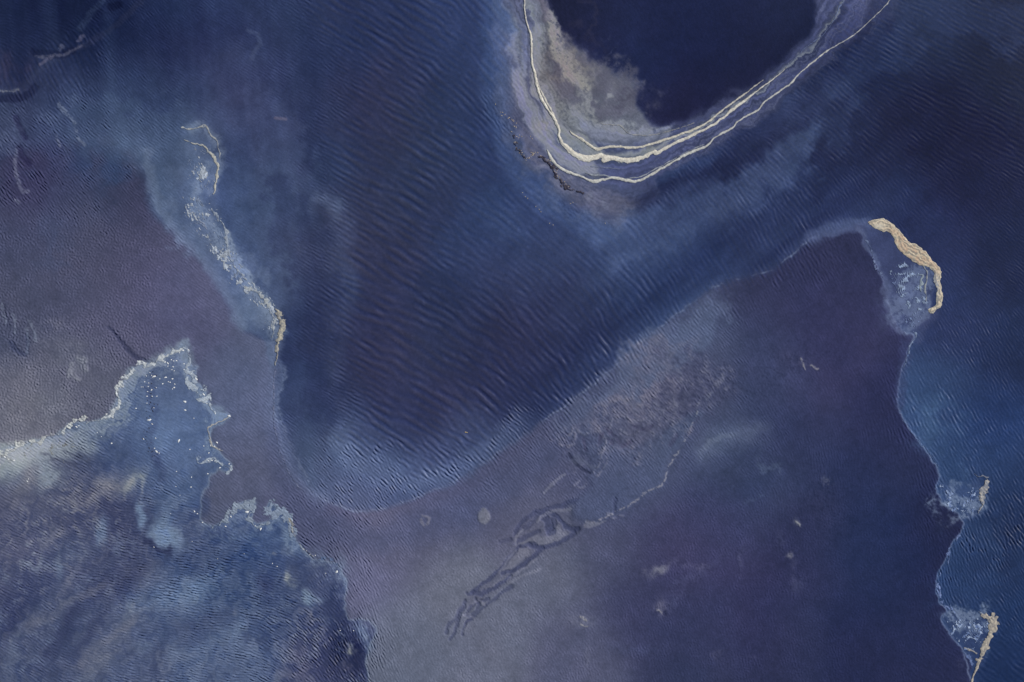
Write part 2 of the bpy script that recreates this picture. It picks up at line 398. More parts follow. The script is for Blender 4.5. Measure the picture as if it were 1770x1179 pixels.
# shell mound at (137,635)
for p in [[(132,622),(142,628),(148,640)], [(124,630),(128,646),(138,655)], [(140,620),(146,624)], [(120,640),(122,650)]]:
    stroke(p, 1.6, 4, (112, 112, 132), .6, 'edge', h=.07, patch=.4)
blob(136, 637, 13, 15, 0, (96, 96, 120), .6, 'edge', h=-.05)

# upper left: dark slough with thin channels
area([(-200,-200),(260,-200),(215,0),(150,55),(110,88),(60,100),(20,112),(-200,120)], 14, (30, 38, 74), .55, 'big')
for pts, wd, cc, hh in [
 ([(-60,160),(0,157),(22,158),(40,152),(62,128),(88,106),(115,94),(150,76),(185,55),(225,20),(260,-20)], 2.5, (44, 50, 84), .05),
 ([(-40,172),(10,172),(40,168),(60,150)], 4, (28, 32, 64), -.08),
 ([(55,90),(70,94),(100,96),(126,88)], 4, (26, 30, 62), -.06),
 ([(140,52),(152,30),(166,14),(176,0)], 2.5, (46, 58, 94), .04),
 ([(190,14),(205,10)], 4, (24, 28, 58), -.05)]:
    stroke(pts, wd, 5, cc, .7, 'edge', h=hh, patch=.2)
for pts, wd, cc in [([(-20,156),(6,158),(24,157),(32,154)], .6, (116,114,130)), ([(60,98),(75,99),(95,98),(118,92),(140,80)], 1, (84,80,106)),
                    ([(68,112),(80,104),(92,100)], 1.6, (84,76,104)), ([(135,72),(142,64),(146,62)], 1.6, (80,76,106)), ([(105,86),(112,80)], 2, (78,78,108))]:
    stroke(pts, wd, 2.5, cc, .6, 'edge', patch=.5)
blob(15, 120, 28, 22, 0, (52, 46, 78), .6, 'big')

# ---- beach strip and centre flat
stroke([(480,760),(505,840),(560,900),(640,925),(740,905),(840,855),(930,790),(1010,720),(1080,655)], 10, 34, (64, 72, 112), .5, 'soft')
stroke([(1075,690),(1130,630),(1190,575),(1235,540)], 14, 34, (80, 92, 132), .5, 'big')
stroke([(1000,735),(1060,690),(1110,640)], 10, 26, (76, 86, 124), .5, 'big')
blob(1085, 712, 26, 12, -40, (120, 112, 130), .55, 'wild', patch=.6)
blob(1150, 632, 26, 12, -30, (98, 94, 122), .5, 'wild', patch=.4)
blob(1120, 690, 60, 36, -40, (84, 78, 108), .6, 'wild', patch=.3)
blob(1200, 690, 70, 50, -40, (66, 62, 98), .5, 'wild')
blob(1040, 745, 46, 22, -40, (82, 80, 112), .6, 'wild', patch=.3)
# raised plate with a clear rim
PLATE = [(1000,768),(1018,790),(1022,812),(1014,826),(1022,842),(1000,858),(984,866),(982,886),(1000,898),(1030,902),(1060,892),
         (1090,874),(1112,858),(1140,842),(1150,812),(1166,782),(1190,748),(1215,715),(1190,715),(1140,752),(1080,778),(1040,766)]
area(PLATE, 8, (66, 75, 113), .6, 'edge', h=.08)
stroke([(1206,712),(1190,745),(1172,780),(1158,808),(1144,840),(1120,850),(1100,866),(1080,876),(1050,892),(1020,904)], 0.4, 2.4, (132, 122, 138), .6, 'edge', patch=2.2, h=.03)  # pale stroke paints the glint on the plate's sunlit south-east edge
stroke([(983,784,.5),(988,794,1.2),(996,803,1.3),(1006,811,1.2),(1019,818,.6)], 1.1, 3, (44, 47, 78), .75, 'none', h=-.09); stroke([(990,784),(998,796),(1010,806),(1020,812)], 1.5, 5, (84, 88, 120), .5, 'soft')  # dark stroke paints the shade on the scarp's south-west face
for p in [[(985,752),(992,740)], [(998,744),(1006,752),(1014,750)], [(993,748),(995,760)], [(968,768),(985,772),(992,768)], [(1048,760),(1042,780),(1034,800),(1026,818)],
          [(1036,742),(1046,770),(1030,790)], [(1052,792),(1040,814),(1030,824)], [(1088,722),(1100,728),(1112,726)], [(1072,744),(1090,752),(1104,746)],
          [(1120,742),(1132,752)], [(1060,728),(1052,742)], [(1012,836),(1002,844),(992,840),(998,832)], [(1064,898),(1050,888),(1076,892)],
          [(1130,700),(1145,712),(1140,724)], [(1160,690),(1168,702)], [(1205,700),(1212,690)], [(1230,680),(1222,692)]]:
    stroke(p, .6, 3, (108, 105, 132), .4, 'edge', h=.06, patch=.8)
for p in [[(1048,742),(1060,754),(1056,768)], [(1066,764),(1078,772),(1092,764)], [(1040,752),(1036,770)], [(1100,738),(1116,744),(1128,738)], [(1006,760),(1012,776)],
          [(1205,722),(1196,740),(1184,752)], [(1170,752),(1160,770)]]:
    stroke(p, 1.5, 4, (58, 54, 88), .55, 'edge', h=-.07, patch=.7)
# the drainage gully
GULLY = (55, 60, 98)
GPALE = (96, 95, 122)
area([(990,872),(965,882),(938,890),(915,902),(900,922),(892,944),(872,970),(850,994),(815,1028),(800,1050),(830,1040),(862,1018),(884,1004),(905,984),(930,960),(960,944),(985,930),(1004,914),(985,905)],
     6, (80, 80, 110), .6, 'edge', h=-.06)
for pts in [[(958,906),(972,918),(981,925),(951,940),(919,943),(898,938),(912,929),(930,925),(947,925)],
            [(901,946),(918,951),(908,965),(887,983),(866,986),(880,969)],
            [(1010,898),(1034,902),(1048,900),(1034,908),(1010,912)],
            [(862,1006),(838,1022),(815,1028),(842,1016),(872,996)]]:
    area(pts, 2.4, GPALE, .85, 'edge', h=-.02)
for pts, wd, a in [
 ([(934,889),(943,887),(951,888),(962,894),(970,904),(978,911),(988,916),(1000,913)], 2.6, .9),
 ([(940,896),(946,902),(948,914),(952,920)], 5.5, .75), ([(950,918),(956,908),(955,898)], 2.6, .6),
 ([(992,920),(980,930),(955,941),(936,945),(922,945),(914,940),(902,943)], 2.2, .8),
 ([(916,940),(922,942)], 3.4, .7),
 ([(935,946),(923,961),(912,970),(898,981),(884,987),(869,989)], 2.4, .8),
 ([(898,944),(890,954),(883,962),(873,973),(862,984),(850,996),(841,1004),(828,1015),(816,1025)], 1.8, .8),
 ([(883,997),(872,1005),(862,1011),(848,1019),(833,1024),(808,1028)], 2.2, .8),
 ([(994,865),(972,874),(955,877),(937,881),(922,887),(910,894),(901,901),(895,911),(892,922)], 1.8, .7),
 ([(926,890),(924,898),(914,905),(904,912)], 3, .5), ([(930,918),(915,924),(902,931),(894,936)], 2.4, .6),
 ([(886,1014),(868,1024),(854,1036),(842,1044)], 1.4, .6),
 ([(823,1034),(829,1044),(820,1056),(809,1062)], 1.1, .6), ([(806,1040),(797,1058),(791,1076),(786,1094),(778,1106)], 1.1, .6),
 ([(838,1046),(826,1058),(812,1072),(804,1086),(800,1096)], 1.1, .6), ([(797,1050),(788,1068),(778,1078),(772,1094)], .9, .55),
 ([(846,1034),(832,1036),(816,1046),(806,1060)], 1.1, .6), ([(818,1062),(808,1076)], .9, .5), ([(884,931),(866,936)], .9, .4),
 ([(906,966),(893,978),(880,986)], 1, .3), ([(1062,862),(1060,876),(1062,884)], 1.2, .5)]:
    stroke(pts, wd * .9, 3.6, GULLY, a * .85, 'edge', h=-.12)
for pts, wd in [([(984,880),(960,884),(938,892),(928,902)], 1.3), ([(938,852),(955,836),(975,820)], 1.1), ([(925,968),(906,983),(888,996),(878,1004)], 1.0),
                ([(932,982),(905,996),(880,1010)], .9), ([(818,1042),(830,1036),(838,1044)], .8), ([(800,1064),(812,1058),(822,1066)], .8), ([(893,950),(880,966),(862,988)], .9),
                ([(905,912),(895,926),(893,938)], .9), ([(812,1078),(804,1092)], .8)]:
    stroke(pts, wd, 2.6, (104, 103, 130), .55, 'edge', h=.02)
area([(826,884),(836,878),(846,884),(848,896),(844,906),(834,908),(824,898)], 2.5, (108, 106, 126), .65, 'edge', h=.05)
for p in [[(730,892),(742,898),(740,908)], [(728,900),(734,912)]]: stroke(p, 1, 3, (112, 106, 126), .5, 'edge', patch=.5, h=.04)
# bright patches and pits in the lower right flat
stroke([(1190,806),(1212,778),(1248,758),(1300,746),(1350,744)], 2, 30, (80, 86, 122), .55, 'soft', fade=40); stroke([(1200,790),(1222,768),(1255,754),(1290,748)], .5, 8, (98, 102, 134), .35, 'soft', fade=30)
blob(1330, 800, 8, 22, 12, (70, 78, 114), .6, 'big'); blob(1290, 865, 12, 10, 0, (64, 72, 110), .5, 'big')
for x, y, rx, ry, an, cc, a in [(1140,980,18,6,-20,(128,124,138),.7), (1185,974,14,5,0,(84,86,118),.5), (1006,1072,18,10,10,(100,100,128),.55),
      (1140,1052,10,12,20,(104,98,122),.6), (1422,834,8,5,40,(112,104,120),.6), (1378,905,7,5,45,(118,108,118),.55), (1368,955,5,6,0,(130,118,122),.6),
      (1375,985,5,30,0,(66,64,98),.5), (1380,1010,14,14,0,(62,64,100),.5), (1285,968,5,24,0,(72,76,112),.5), (1210,975,8,6,0,(84,82,114),.5),
      (1014,1140,6,16,0,(92,92,118),.4), (1240,1135,8,6,20,(84,82,114),.5), (1388,625,22,8,20,(70,66,98),.5), (1190,1000,60,10,-35,(62,68,106),.4),
      (1170,1040,30,8,-40,(66,72,110),.4),(1346,930,8,14,0,(60,60,96),.5),(1420,870,60,30,60,(48,46,80),.5),(1660,1148,6,5,0,(60,62,98),.5),
      (1290,1137,8,4,0,(66,66,98),.4),(1330,650,90,40,-20,(52,56,94),.4),(1100,1120,50,12,0,(60,70,112),.4)]:
    blob(x, y, rx, ry, an, cc, a * .75, 'soft', patch=.7, h=.02)
for p in [[(1137,1056),(1144,1060),(1147,1066)], [(1002,1066),(1012,1072)], [(1004,1078),(1014,1082)], [(1384,620),(1390,630),(1394,638)], [(1376,902),(1382,908)],
          [(1404,632),(1418,640)]]:
    stroke(p, .5, 2.2, (140, 130, 134), .6, 'edge', patch=.8, h=.04)
blob(1146, 1060, 6, 5, 0, (44, 46, 78), .4, 'edge', h=-.07)

# ---- lagoon behind the big raft and the fans along the right shore
mix(m_lag, (58, 68, 112), .7)
stroke([(1488,404),(1503,440),(1530,500),(1546,550),(1565,574)], 2, 8, (74, 86, 128), .6, 'soft')
blob(1565, 520, 34, 40, 20, (66, 78, 122), .45, 'big')
stroke([(1400,412),(1440,396),(1478,387),(1500,386)], 5, 14, (66, 80, 126), .6, 'soft')
stroke([(1585,580),(1600,550),(1615,545)], 6, 14, (56, 64, 108), .6, 'soft')
sx, sy = WARP['edge']
SE = smooth([(q[0], q[1], 1) for q in SEA_EDGE[1:-4]], 3)
d_sea = line_dist(sx, sy, SE)[0]
mix(np.exp(-(d_sea / 1.6) ** 2), (104, 120, 162), .6)
mix(np.exp(-(d_sea / 14) ** 2) * (1 - m_mud), (50, 74, 124), .4)
blob(1610, 715, 40, 26, 60, (62, 98, 148), .5, 'big'); blob(1600, 760, 26, 30, -30, (60, 92, 142), .45, 'big')
stroke([(1570,600),(1560,650),(1556,700)], 4, 10, (50, 62, 108), .5, 'soft')
area([(1620,825),(1650,835),(1680,835),(1704,824),(1700,860),(1690,890),(1665,895),(1640,870)], 8, (58, 76, 124), .5, 'soft')
area([(1622,1060),(1660,1062),(1700,1060),(1718,1070),(1705,1110),(1690,1150),(1672,1140),(1645,1100)], 8, (54, 68, 114), .5, 'soft')
blob(1680, 810, 26, 14, 20, (56, 84, 132), .4, 'big'); blob(1690, 930, 34, 30, 0, (42, 72, 124), .4, 'big')
blob(1745, 960, 26, 110, 10, (26, 44, 86), .5, 'big'); blob(1660, 1010, 30, 26, 0, (38, 66, 118), .4, 'big')

for P_ in ([(1634,848),(1660,842),(1690,836),(1702,836),(1694,872),(1682,888),(1664,888),(1648,872)], [(1650,1080),(1684,1066),(1708,1066),(1708,1096),(1692,1124),(1664,1110)]):
    area(P_, 9, (104, 120, 156), .6, 'big', patch=.8)
area([(1556,470),(1584,466),(1602,500),(1600,545),(1580,560),(1560,530),(1548,500)], 9, (92, 108, 148), .5, 'big', patch=.8)
# ---- the silty pool
tp = tone_map(POOL, 42)
T += (tp - T) * m_pool[..., None]
for a in [
 # pale margins
 dict(pts=[(-40,790),(20,780),(70,765),(110,748),(150,735),(190,722),(202,700),(206,672),(222,648),(245,634),(285,614),(316,602)], w=4, soft=9, c=(104,118,144), a=.6),
 dict(pts=[(316,600),(326,624),(334,650),(345,675),(362,700),(378,716)], w=5, soft=9, c=(104,120,150), a=.6),
 dict(pts=[(-60,805),(0,795),(50,785),(100,775),(140,768)], w=12, soft=20, c=(118,126,142), a=.65),
 dict(pts=[(120,745),(150,745),(180,735)], w=6, soft=14, c=(100,112,140), a=.5)]:
    stroke(a['pts'], a['w'], a['soft'], a['c'], a['a'], 'soft', patch=.25)
for x, y, rx, ry, an, cc, a, hd in [
 (20,792,46,16,-12,(150,154,158),.7,1), (70,775,50,10,-14,(128,136,150),.6,1), (84,820,20,20,70,(130,142,160),.75,1), (78,812,12,24,-20,(122,134,156),.5,1),
 (225,830,22,10,-50,(148,146,146),.75,1), (190,835,24,12,10,(116,112,126),.6,1), (248,828,8,9,0,(150,148,146),.6,1), (245,845,3,10,0,(140,138,146),.5,1),
 (46,830,30,12,-50,(100,96,114),.6,1), (30,860,40,18,-40,(96,92,112),.4,1), (170,850,50,16,-30,(90,84,104),.55,1), (150,790,30,10,10,(52,60,96),.5,1),
 (292,925,32,26,35,(104,126,166),.85,2), (288,895,12,30,10,(88,110,152),.6,1), (245,890,10,20,0,(98,122,164),.75,1.6), (175,915,10,26,20,(86,106,148),.6,1),
 (100,975,8,24,10,(100,118,150),.6,1), (130,950,24,20,0,(84,98,134),.5,1), (120,905,20,10,0,(50,54,92),.5,1), (110,970,9,8,0,(50,58,94),.6,1),
 (270,755,34,22,40,(80,104,150),.6,1), (325,790,22,26,0,(78,102,152),.55,1), (240,750,60,16,0,(60,78,120),.3,1),
 (300,1030,60,22,-8,(96,118,160),.65,1), (345,1020,30,14,-30,(92,114,156),.5,1), (235,1050,10,24,30,(104,112,138),.6,1), (240,985,34,14,-40,(66,72,108),.5,1),
 (205,940,30,12,-50,(56,58,94),.5,1), (160,1000,80,12,-48,(82,90,124),.45,1), (110,1010,70,7,-52,(92,92,118),.5,1), (70,1050,60,9,-55,(84,90,120),.4,1),
 (130,1050,70,9,-58,(44,48,86),.6,1), (160,1090,50,14,-60,(52,56,94),.5,1), (20,1080,14,40,20,(48,52,90),.5,1), (22,1130,10,44,15,(92,104,138),.5,1),
 (170,1150,60,10,-50,(98,98,120),.5,1), (200,1120,90,10,-50,(88,92,120),.4,1), (350,1070,90,14,-18,(54,66,108),.55,1), (220,1020,10,30,30,(46,56,98),.5,1),
 (410,1085,12,24,10,(88,108,150),.65,1), (405,1065,4,8,0,(118,116,138),.5,1), (300,1120,14,20,20,(92,110,148),.55,1), (250,1120,16,14,0,(86,104,144),.5,1),
 (470,940,70,26,5,(58,76,120),.55,1), (430,925,60,6,-3,(70,88,128),.5,1), (400,925,30,12,0,(52,68,112),.4,1),
 (508,1005,6,14,0,(152,150,150),.75,1), (535,1035,12,20,0,(106,128,160),.75,1.6), (550,1038,8,8,0,(100,120,156),.6,1), (540,1075,4,10,0,(128,118,126),.5,1),
 (480,957,5,5,0,(108,104,118),.7,1.6), (465,1010,14,20,0,(52,52,90),.5,1), (520,1130,14,24,0,(66,62,98),.5,1), (560,1070,30,12,30,(60,76,120),.4,1),
 (578,1030,8,30,5,(40,50,88),.7,1), (592,1100,12,44,5,(30,36,70),.7,1), (620,1120,9,50,5,(32,34,70),.75,1), (595,975,9,16,-20,(96,116,152),.5,1),
 (596,1003,6,18,0,(92,112,150),.6,1), (632,1085,16,14,0,(104,122,160),.7,1.4), (640,1105,9,20,10,(92,108,148),.5,1), (611,1120,7,7,-30,(146,138,136),.75,1),
 (604,1145,5,14,0,(88,80,106),.5,1), (560,960,26,9,25,(92,106,142),.55,1), (515,950,16,9,50,(88,106,144),.6,1), (495,915,10,26,-30,(98,116,148),.55,1),
 (350,830,10,26,5,(56,72,116),.5,1), (372,790,10,16,0,(74,92,134),.5,1), (40,950,44,20,-20,(72,70,104),.4,1), (90,1010,20,30,20,(56,62,102),.4,1),
 (430,1130,90,20,0,(74,92,136),.4,1), (500,1100,50,22,0,(60,76,120),.35,1)]:
    blob(x, y, rx, ry, an, cc, a * 1.0, 'soft', patch=.22, hard=hd)
# dark seam of weed down the middle of the pool
stroke([(262,655),(258,690),(262,700),(256,735),(250,755),(262,775),(272,795)], 3, 9, (46, 58, 98), .45, 'soft', patch=.9)
stroke([(262,778),(275,795),(285,820)], 3, 12, (50, 62, 102), .5, 'soft')
stroke([(255,935),(275,950),(292,958),(300,952)], 1.5, 5, (40, 46, 84), .7, 'soft')
for p in [[(75,790),(100,796),(130,804)], [(110,780),(140,790),(152,802)]]: stroke(p, 1.2, 4, (52, 56, 84), .6, 'soft', patch=.4)
stroke([(352,868),(344,890),(335,915)], 4, 14, (54, 68, 112), .6, 'soft')
mix(np.exp(-(s_pool / 2.2) ** 2), (104, 118, 148), .45)

# bands of silt drawn out along the bar's foam lines
BL = smooth([(906,-150),(906,0),(910,37),(918,64),(925,132),(949,193),(966,238),(999,271),(1040,272),(1084,278),(1132,262),(1190,237),(1262,193),(1346,129),(1418,64),(1462,-5),(1500,-150)], 3)
sl = window(BL, 120)
px, py = WARP['soft']
dd, _, aa = line_dist(px[sl], py[sl], BL, reach=140)
sg = np.where(inside(px[sl], py[sl], list(BL)), 1, -1) * dd
fn1 = flow_noise(sg + 300, aa, 7, 150, 3); fn2 = flow_noise(sg + 300, aa, 3.2, 110, 4)
zone = m_bar[sl] * (1 - m_basin[sl] * (aa > 560)) * np.exp(-(dd / 75) ** 2)
T[sl] *= (1 + zone * (.085 * fn1 + .05 * fn2))[..., None]
mix(zone * np.exp(-((fn2 - .9) / .35) ** 2) * (aa > 560) * (1 - m_basin[sl]), (106, 110, 142), .4, sl)
mix(zone * np.exp(-(dd / 5) ** 2) * (sg > 0), (150, 152, 158), .5, sl)
# flowing silt in the pool
def bent(a, amp=26):
    i = np.clip((np.arange(NX)[None, :] + amp / CELL * (WX[90] + .35 * WX[22])).astype(int), 0, NX - 1)
    j = np.clip((np.arange(NY)[:, None] + amp / CELL * (WY[90] + .35 * WY[22])).astype(int), 0, NY - 1)
    return a[j, i]
SA = bent(streak_noise(61, 30, 7, -52)); SB = bent(streak_noise(62, 34, 6, -14)); SC2 = bent(streak_noise(63, 60, 18, -54))
up = (1 - sstep(820, 900, Y))
ss = SB * up + SA * (1 - up)
pz = m_pool * (1 - .6 * np.exp(-(((X - 290) / 70) ** 2 + ((Y - 700) / 90) ** 2)))
T += (pz * ss * 2.6)[..., None] * np.array([1.1, .95, .75], F)
T += (pz * SC2 * (1 - up) * 3.4)[..., None] * np.array([1.2, .9, .5], F)
br = np.exp(-(((X - 130) / 120) ** 2 + ((Y - 880) / 60) ** 2)) + .7 * np.exp(-(((X - 60) / 90) ** 2 + ((Y - 960) / 80) ** 2)) + .5 * np.exp(-(((X - 540) / 60) ** 2 + ((Y - 1080) / 60) ** 2))
mix(m_pool * br * sstep(-.2, 2.0, ss * .55 + N60 * .5 + N20 * .35), (106, 100, 114), .6)
mix(m_pool * (1 - up) * sstep(.5, 2, N60 * .6 + SA * .6), (84, 102, 140), .28)
mix(m_pool * (1 - up) * sstep(.5, 2, -N60 * .6 - SA * .6), (52, 60, 100), .28)
blob(292, 927, 30, 22, 35, (104, 126, 164), .7, 'soft', patch=.1, hard=2.2); blob(288, 893, 11, 28, 8, (88, 108, 148), .5, 'soft')
blob(245, 890, 9, 19, 4, (96, 118, 158), .65, 'soft', hard=1.8); blob(178, 915, 9, 26, 22, (86, 106, 146), .55, 'soft', hard=1.6)
stroke([(252,930),(270,944),(286,956),(298,960)], 1.2, 7, (44, 50, 88), .55, 'soft')
for p_, w_, a_ in (([(205,970),(175,1010),(140,1050),(110,1100),(90,1150)], 4, .5), ([(262,955),(235,985),(205,1020)], 3, .35), ([(430,1060),(350,1085),(300,1110),(270,1150)], 6, .3), ([(150,925),(110,945),(60,975)], 6, .35)):
    stroke(p_, w_, 16, (46, 54, 94), a_, 'soft', fade=25)
for p_, w_, a_ in (([(200,1000),(140,1030),(90,1060),(30,1100)], 2, .4), ([(250,1060),(190,1110),(130,1160)], 3, .4), ([(120,900),(90,930),(60,950)], 3, .35)):
    stroke(p_, w_, 12, (98, 96, 118), a_, 'soft', fade=25, patch=.3)
# curdled lines that follow the pool's shores
for PS, wdt, a_, c_, sd_ in (([(-160,800),(-50,785),(0,779),(40,768),(80,756),(105,746),(120,733),(150,728),(185,722),(202,702),(203,676),(214,656),(236,634),(262,628),(285,611),(316,598)], 22, .75, (146,152,162), 5),
                       ([(316,598),(330,630),(342,652),(362,690),(372,712),(366,740),(364,760),(388,792)], 13, .6, (132,146,170), 4),
                       ([(370,909),(404,882),(440,870),(434,900),(470,894),(462,870),(494,886),(512,936),(572,970),(598,1010)], 14, .6, (110,126,156), 4)):
    P_ = smooth(PS, 3); sl = window(P_, 70); px, py = WARP['soft']
    dd, _, aa = line_dist(px[sl] + 2.5 * WX[22][sl], py[sl] + 2.5 * WY[22][sl], P_)
    f1 = flow_noise(dd, aa, sd_, 60, 11); f2 = flow_noise(dd + 90, aa, 2.6, 40, 12)
    z = m_pool[sl] * np.exp(-(dd / wdt) ** 1.5)
    mix(z * sstep(-.4, 1.2, f1), c_, a_ * .8, sl)
    mix(z * np.exp(-(f2 / .3) ** 2), tuple(min(255, q * 1.2) for q in c_), a_ * .6, sl)
# long soft streaks in the channel water
SD = streak_noise(64, 160, 22, -38); SE_ = streak_noise(65, 120, 20, 84)
wz = (1 - m_mud) * (1 - m_pool) * (1 - m_bar)
T += (wz * SD * sstep(850, 1050, X) * (1 - .8 * sstep(1480, 1600, X)) * 2.4)[..., None] * np.array([.8, 1.1, 1.4], F)
T += (wz * SE_ * (1 - sstep(480, 700, X)) * 2.2)[..., None] * np.array([.8, 1.1, 1.3], F)
# worn, rough ground up-slope of the gully
RG = [(962,752),(1010,735),(1060,700),(1120,650),(1190,605),(1250,630),(1245,690),(1190,735),(1130,785),(1060,800),(1020,822),(985,785)]
sl = window(RG, 60); px, py = WARP['big']
rz = sstep(-22, 22, sdf(px[sl], py[sl], smooth(RG, 2, True))) * (1 - .0)
RR = band_noise(71, 11, 24, 26, .35)[sl]; RS = band_noise(72, 7, -40, 40, .4)[sl]
mix(rz * sstep(-.2, 1.6, N20[sl] * .6 + N6[sl] * .15 + .5 * N60[sl]), (92, 86, 110), .5, sl)
mix(rz * sstep(.2, 1.8, -N20[sl] * .6 - RR * .4), (56, 54, 90), .4, sl)
H[sl] += rz * (.009 * np.tanh(RR) + .005 * np.abs(RS) + .008 * N20[sl])
# broad mottling that belongs to the bed itself
T *= (1 + .022 * N60 + .018 * N20 + .018 * N6)[..., None]
hue = N200 * .6 + WX[90] * .5
T[..., 0] += .7 * hue; T[..., 2] -= .4 * hue

# ------------------------------------------------------- wavelets and ripples
# (u, v, crest bearing, wavelength, height in metres, tint of crests, reach)
RIP = [(660,60,32,14,.030,1,1),(650,250,30,15,.036,1.2,1),(760,150,36,12,.026,.7,1),(640,430,28,16,.036,1.1,1),(650,600,26,17,.042,1.1,1),
 (700,720,28,17,.046,1.2,1),(800,600,32,16,.034,.8,1),(800,720,34,15,.042,1,1),(820,470,34,13,.022,.5,1),(900,650,42,14,.040,.8,1),
 (960,560,44,12,.026,.6,1),(980,640,52,11,.044,.7,.8),(1060,560,56,11,.034,.6,1),(1100,460,46,11,.022,.4,1),(860,330,38,12,.018,.5,1),(860,100,48,11,.026,.6,1),
 (960,400,38,11,.016,.3,1),(1160,500,58,10,.026,.4,.8),(1240,400,58,10,.028,.4,1),(1340,360,60,9,.030,.5,1),(1300,300,44,9,.024,.4,1),
 (1400,280,40,9,.018,.4,1),(1450,200,38,9,.024,.5,1),(1560,120,28,9,.026,.7,1),(1650,80,26,10,.024,.8,1),(1700,200,24,10,.024,.7,1),(1560,260,34,9,.020,.5,1),
 (1640,350,40,8,.006,.2,1),(1500,360,60,7,.006,.2,1),(1740,420,40,7,.006,.2,1),
 (540,400,30,6,.005,0,1),(560,650,28,6,.006,0,1),(540,150,30,7,.008,.2,1),(450,250,30,5,.004,0,1),(350,100,30,6,.006,0,1),(440,420,30,5,.004,0,1),
 (500,760,40,5,.012,0,.7),(580,830,46,6,.026,0,.8),(680,850,50,6,.028,0,.8),(780,800,46,6,.022,0,.7),(900,740,45,5,.014,0,.6),
 (600,900,46,6,.026,0,.7),(560,910,52,7,.034,0,.8),(640,960,58,6,.026,0,.8),(600,980,60,6,.026,0,.6),(700,910,50,5,.014,0,.7),
 (120,110,60,11,.020,.5,.5),(30,115,70,10,.030,.5,.4),(90,135,62,9,.026,.5,.5),(180,140,50,6,.014,0,.7),(260,80,45,6,.012,0,1),(60,30,20,7,.006,0,.8),
 (150,250,40,6,.022,0,1),(60,350,50,7,.022,0,1),(150,380,50,6,.022,0,1),(60,480,55,6,.026,0,1),(150,530,45,6,.026,0,1),(60,620,40,6,.036,0,1),
 (120,690,35,6,.036,0,1),(160,620,70,6,.026,0,.6),(30,720,30,6,.036,0,1),(260,420,40,6,.012,0,1),(300,540,40,5,.007,0,1),(350,560,30,5,.005,0,1),
 (430,700,40,5,.006,0,1),(400,850,45,5,.007,0,1),
 (60,850,30,6,.022,0,.8),(150,880,28,6,.026,0,1),(60,980,20,6,.022,0,1),(180,980,5,6,.034,0,1),(290,900,0,6,.040,0,.8),(300,970,4,6,.050,0,1),
 (380,1000,5,6,.050,0,1),(450,1060,6,6,.048,0,1),(350,1120,5,6,.046,0,1),(200,1100,10,6,.032,0,1),(60,1120,30,6,.022,0,1),(520,1120,40,6,.032,0,1),
 (600,1120,60,7,.045,0,.6),(640,1100,70,6,.036,0,.5),(480,950,10,6,.010,0,.8),(300,720,20,6,.004,0,1),(280,800,35,6,.022,0,.7),(220,800,20,6,.010,0,.7),
 (760,980,50,4.5,.008,0,1),(800,1100,60,4.5,.010,0,1),(950,1030,50,4.5,.010,0,1),(1050,950,45,4.5,.010,0,1),(900,860,50,5,.012,0,1),(960,780,50,5,.014,0,1),
 (1060,700,50,5,.012,0,.8),(1120,720,40,6,.014,0,.6),(1100,770,34,8,.030,0,.35),(1200,680,50,6,.012,0,.7),(1180,600,45,5,.010,0,.8),
 (1200,1020,70,4.5,.010,0,1),(1080,1120,70,5,.012,0,1),(1250,800,50,4.5,.008,0,1),(1400,600,60,5,.004,0,1),(1400,900,80,6,.008,0,1),(1500,800,80,5,.004,0,1),
 (1500,1000,80,5,.004,0,1),(1550,550,60,5,.003,0,1),(1300,1120,75,5,.010,0,1),(1090,860,50,5,.012,0,.8),(1140,800,50,5,.012,0,.8),
 (1640,600,60,7,.012,0,1),(1620,680,62,9,.040,.2,.8),(1600,740,58,8,.036,.1,.8),(1700,700,60,8,.018,0,1),(1680,800,62,7,.022,0,1),(1750,700,60,7,.012,0,1),
 (1700,930,66,7,.034,.1,1),(1660,1000,75,7,.030,0,.8),(1740,880,58,8,.036,.1,.8),(1740,1030,60,7,.022,0,1),(1730,1160,36,11,.034,.2,.8),(1700,1100,40,8,.022,0,.8),
 (1760,780,60,8,.022,0,1),
 (1000,20,50,6,.005,0,1),(1150,80,60,8,.012,.2,1),(1300,60,70,8,.010,.1,1),(1060,140,40,6,.006,0,1),(1300,150,-35,5,.005,0,1),(920,150,60,5,.006,0,.6),
 (1000,310,40,5,.012,0,.5),(1100,300,-30,5,.004,0,.6),(880,180,60,5,.010,0,.5)]
st = 6
xs, ys = X[::st, ::st] + 10 * WX[90][::st, ::st], Y[::st, ::st] + 10 * WY[90][::st, ::st]
acc = np.zeros((6,) + xs.shape); ws = np.zeros(xs.shape)
for u, v, an, lm, am, tn, rc in RIP:
    if lm <= 7: lm, am = 4.6 if lm < 7 else 5.0, am * (.9 if lm < 7 or u < 1500 else .7)
    if lm in (8, 9, 10): lm, am = lm * .86, am * .55
    if lm == 11: am *= .7
    s = 48.0 * rc
    d2 = (xs - u) ** 2 + (ys - v) ** 2
    w = np.exp(-d2 / (2 * s * s)) + 1e-3 / (1 + (d2 / (s * s)) ** 1.5)
    ws += w
    a2 = math.radians(2 * an)
    for k, val in enumerate((math.cos(a2), math.sin(a2), math.log(lm), am, tn)): acc[k] += w * val
acc /= ws
def upsample(a):
    yi = np.clip(np.arange(NY) / st, 0, a.shape[0] - 1); xi = np.clip(np.arange(NX) / st, 0, a.shape[1] - 1)
    y0 = np.floor(yi).astype(int); y1 = np.minimum(y0 + 1, a.shape[0] - 1); fy = (yi - y0)[:, None]
    x0 = np.floor(xi).astype(int); x1 = np.minimum(x0 + 1, a.shape[1] - 1); fx = (xi - x0)[None, :]
    r = a[y0] * (1 - fy) + a[y1] * fy
    return (r[:, x0] * (1 - fx) + r[:, x1] * fx).astype(F)
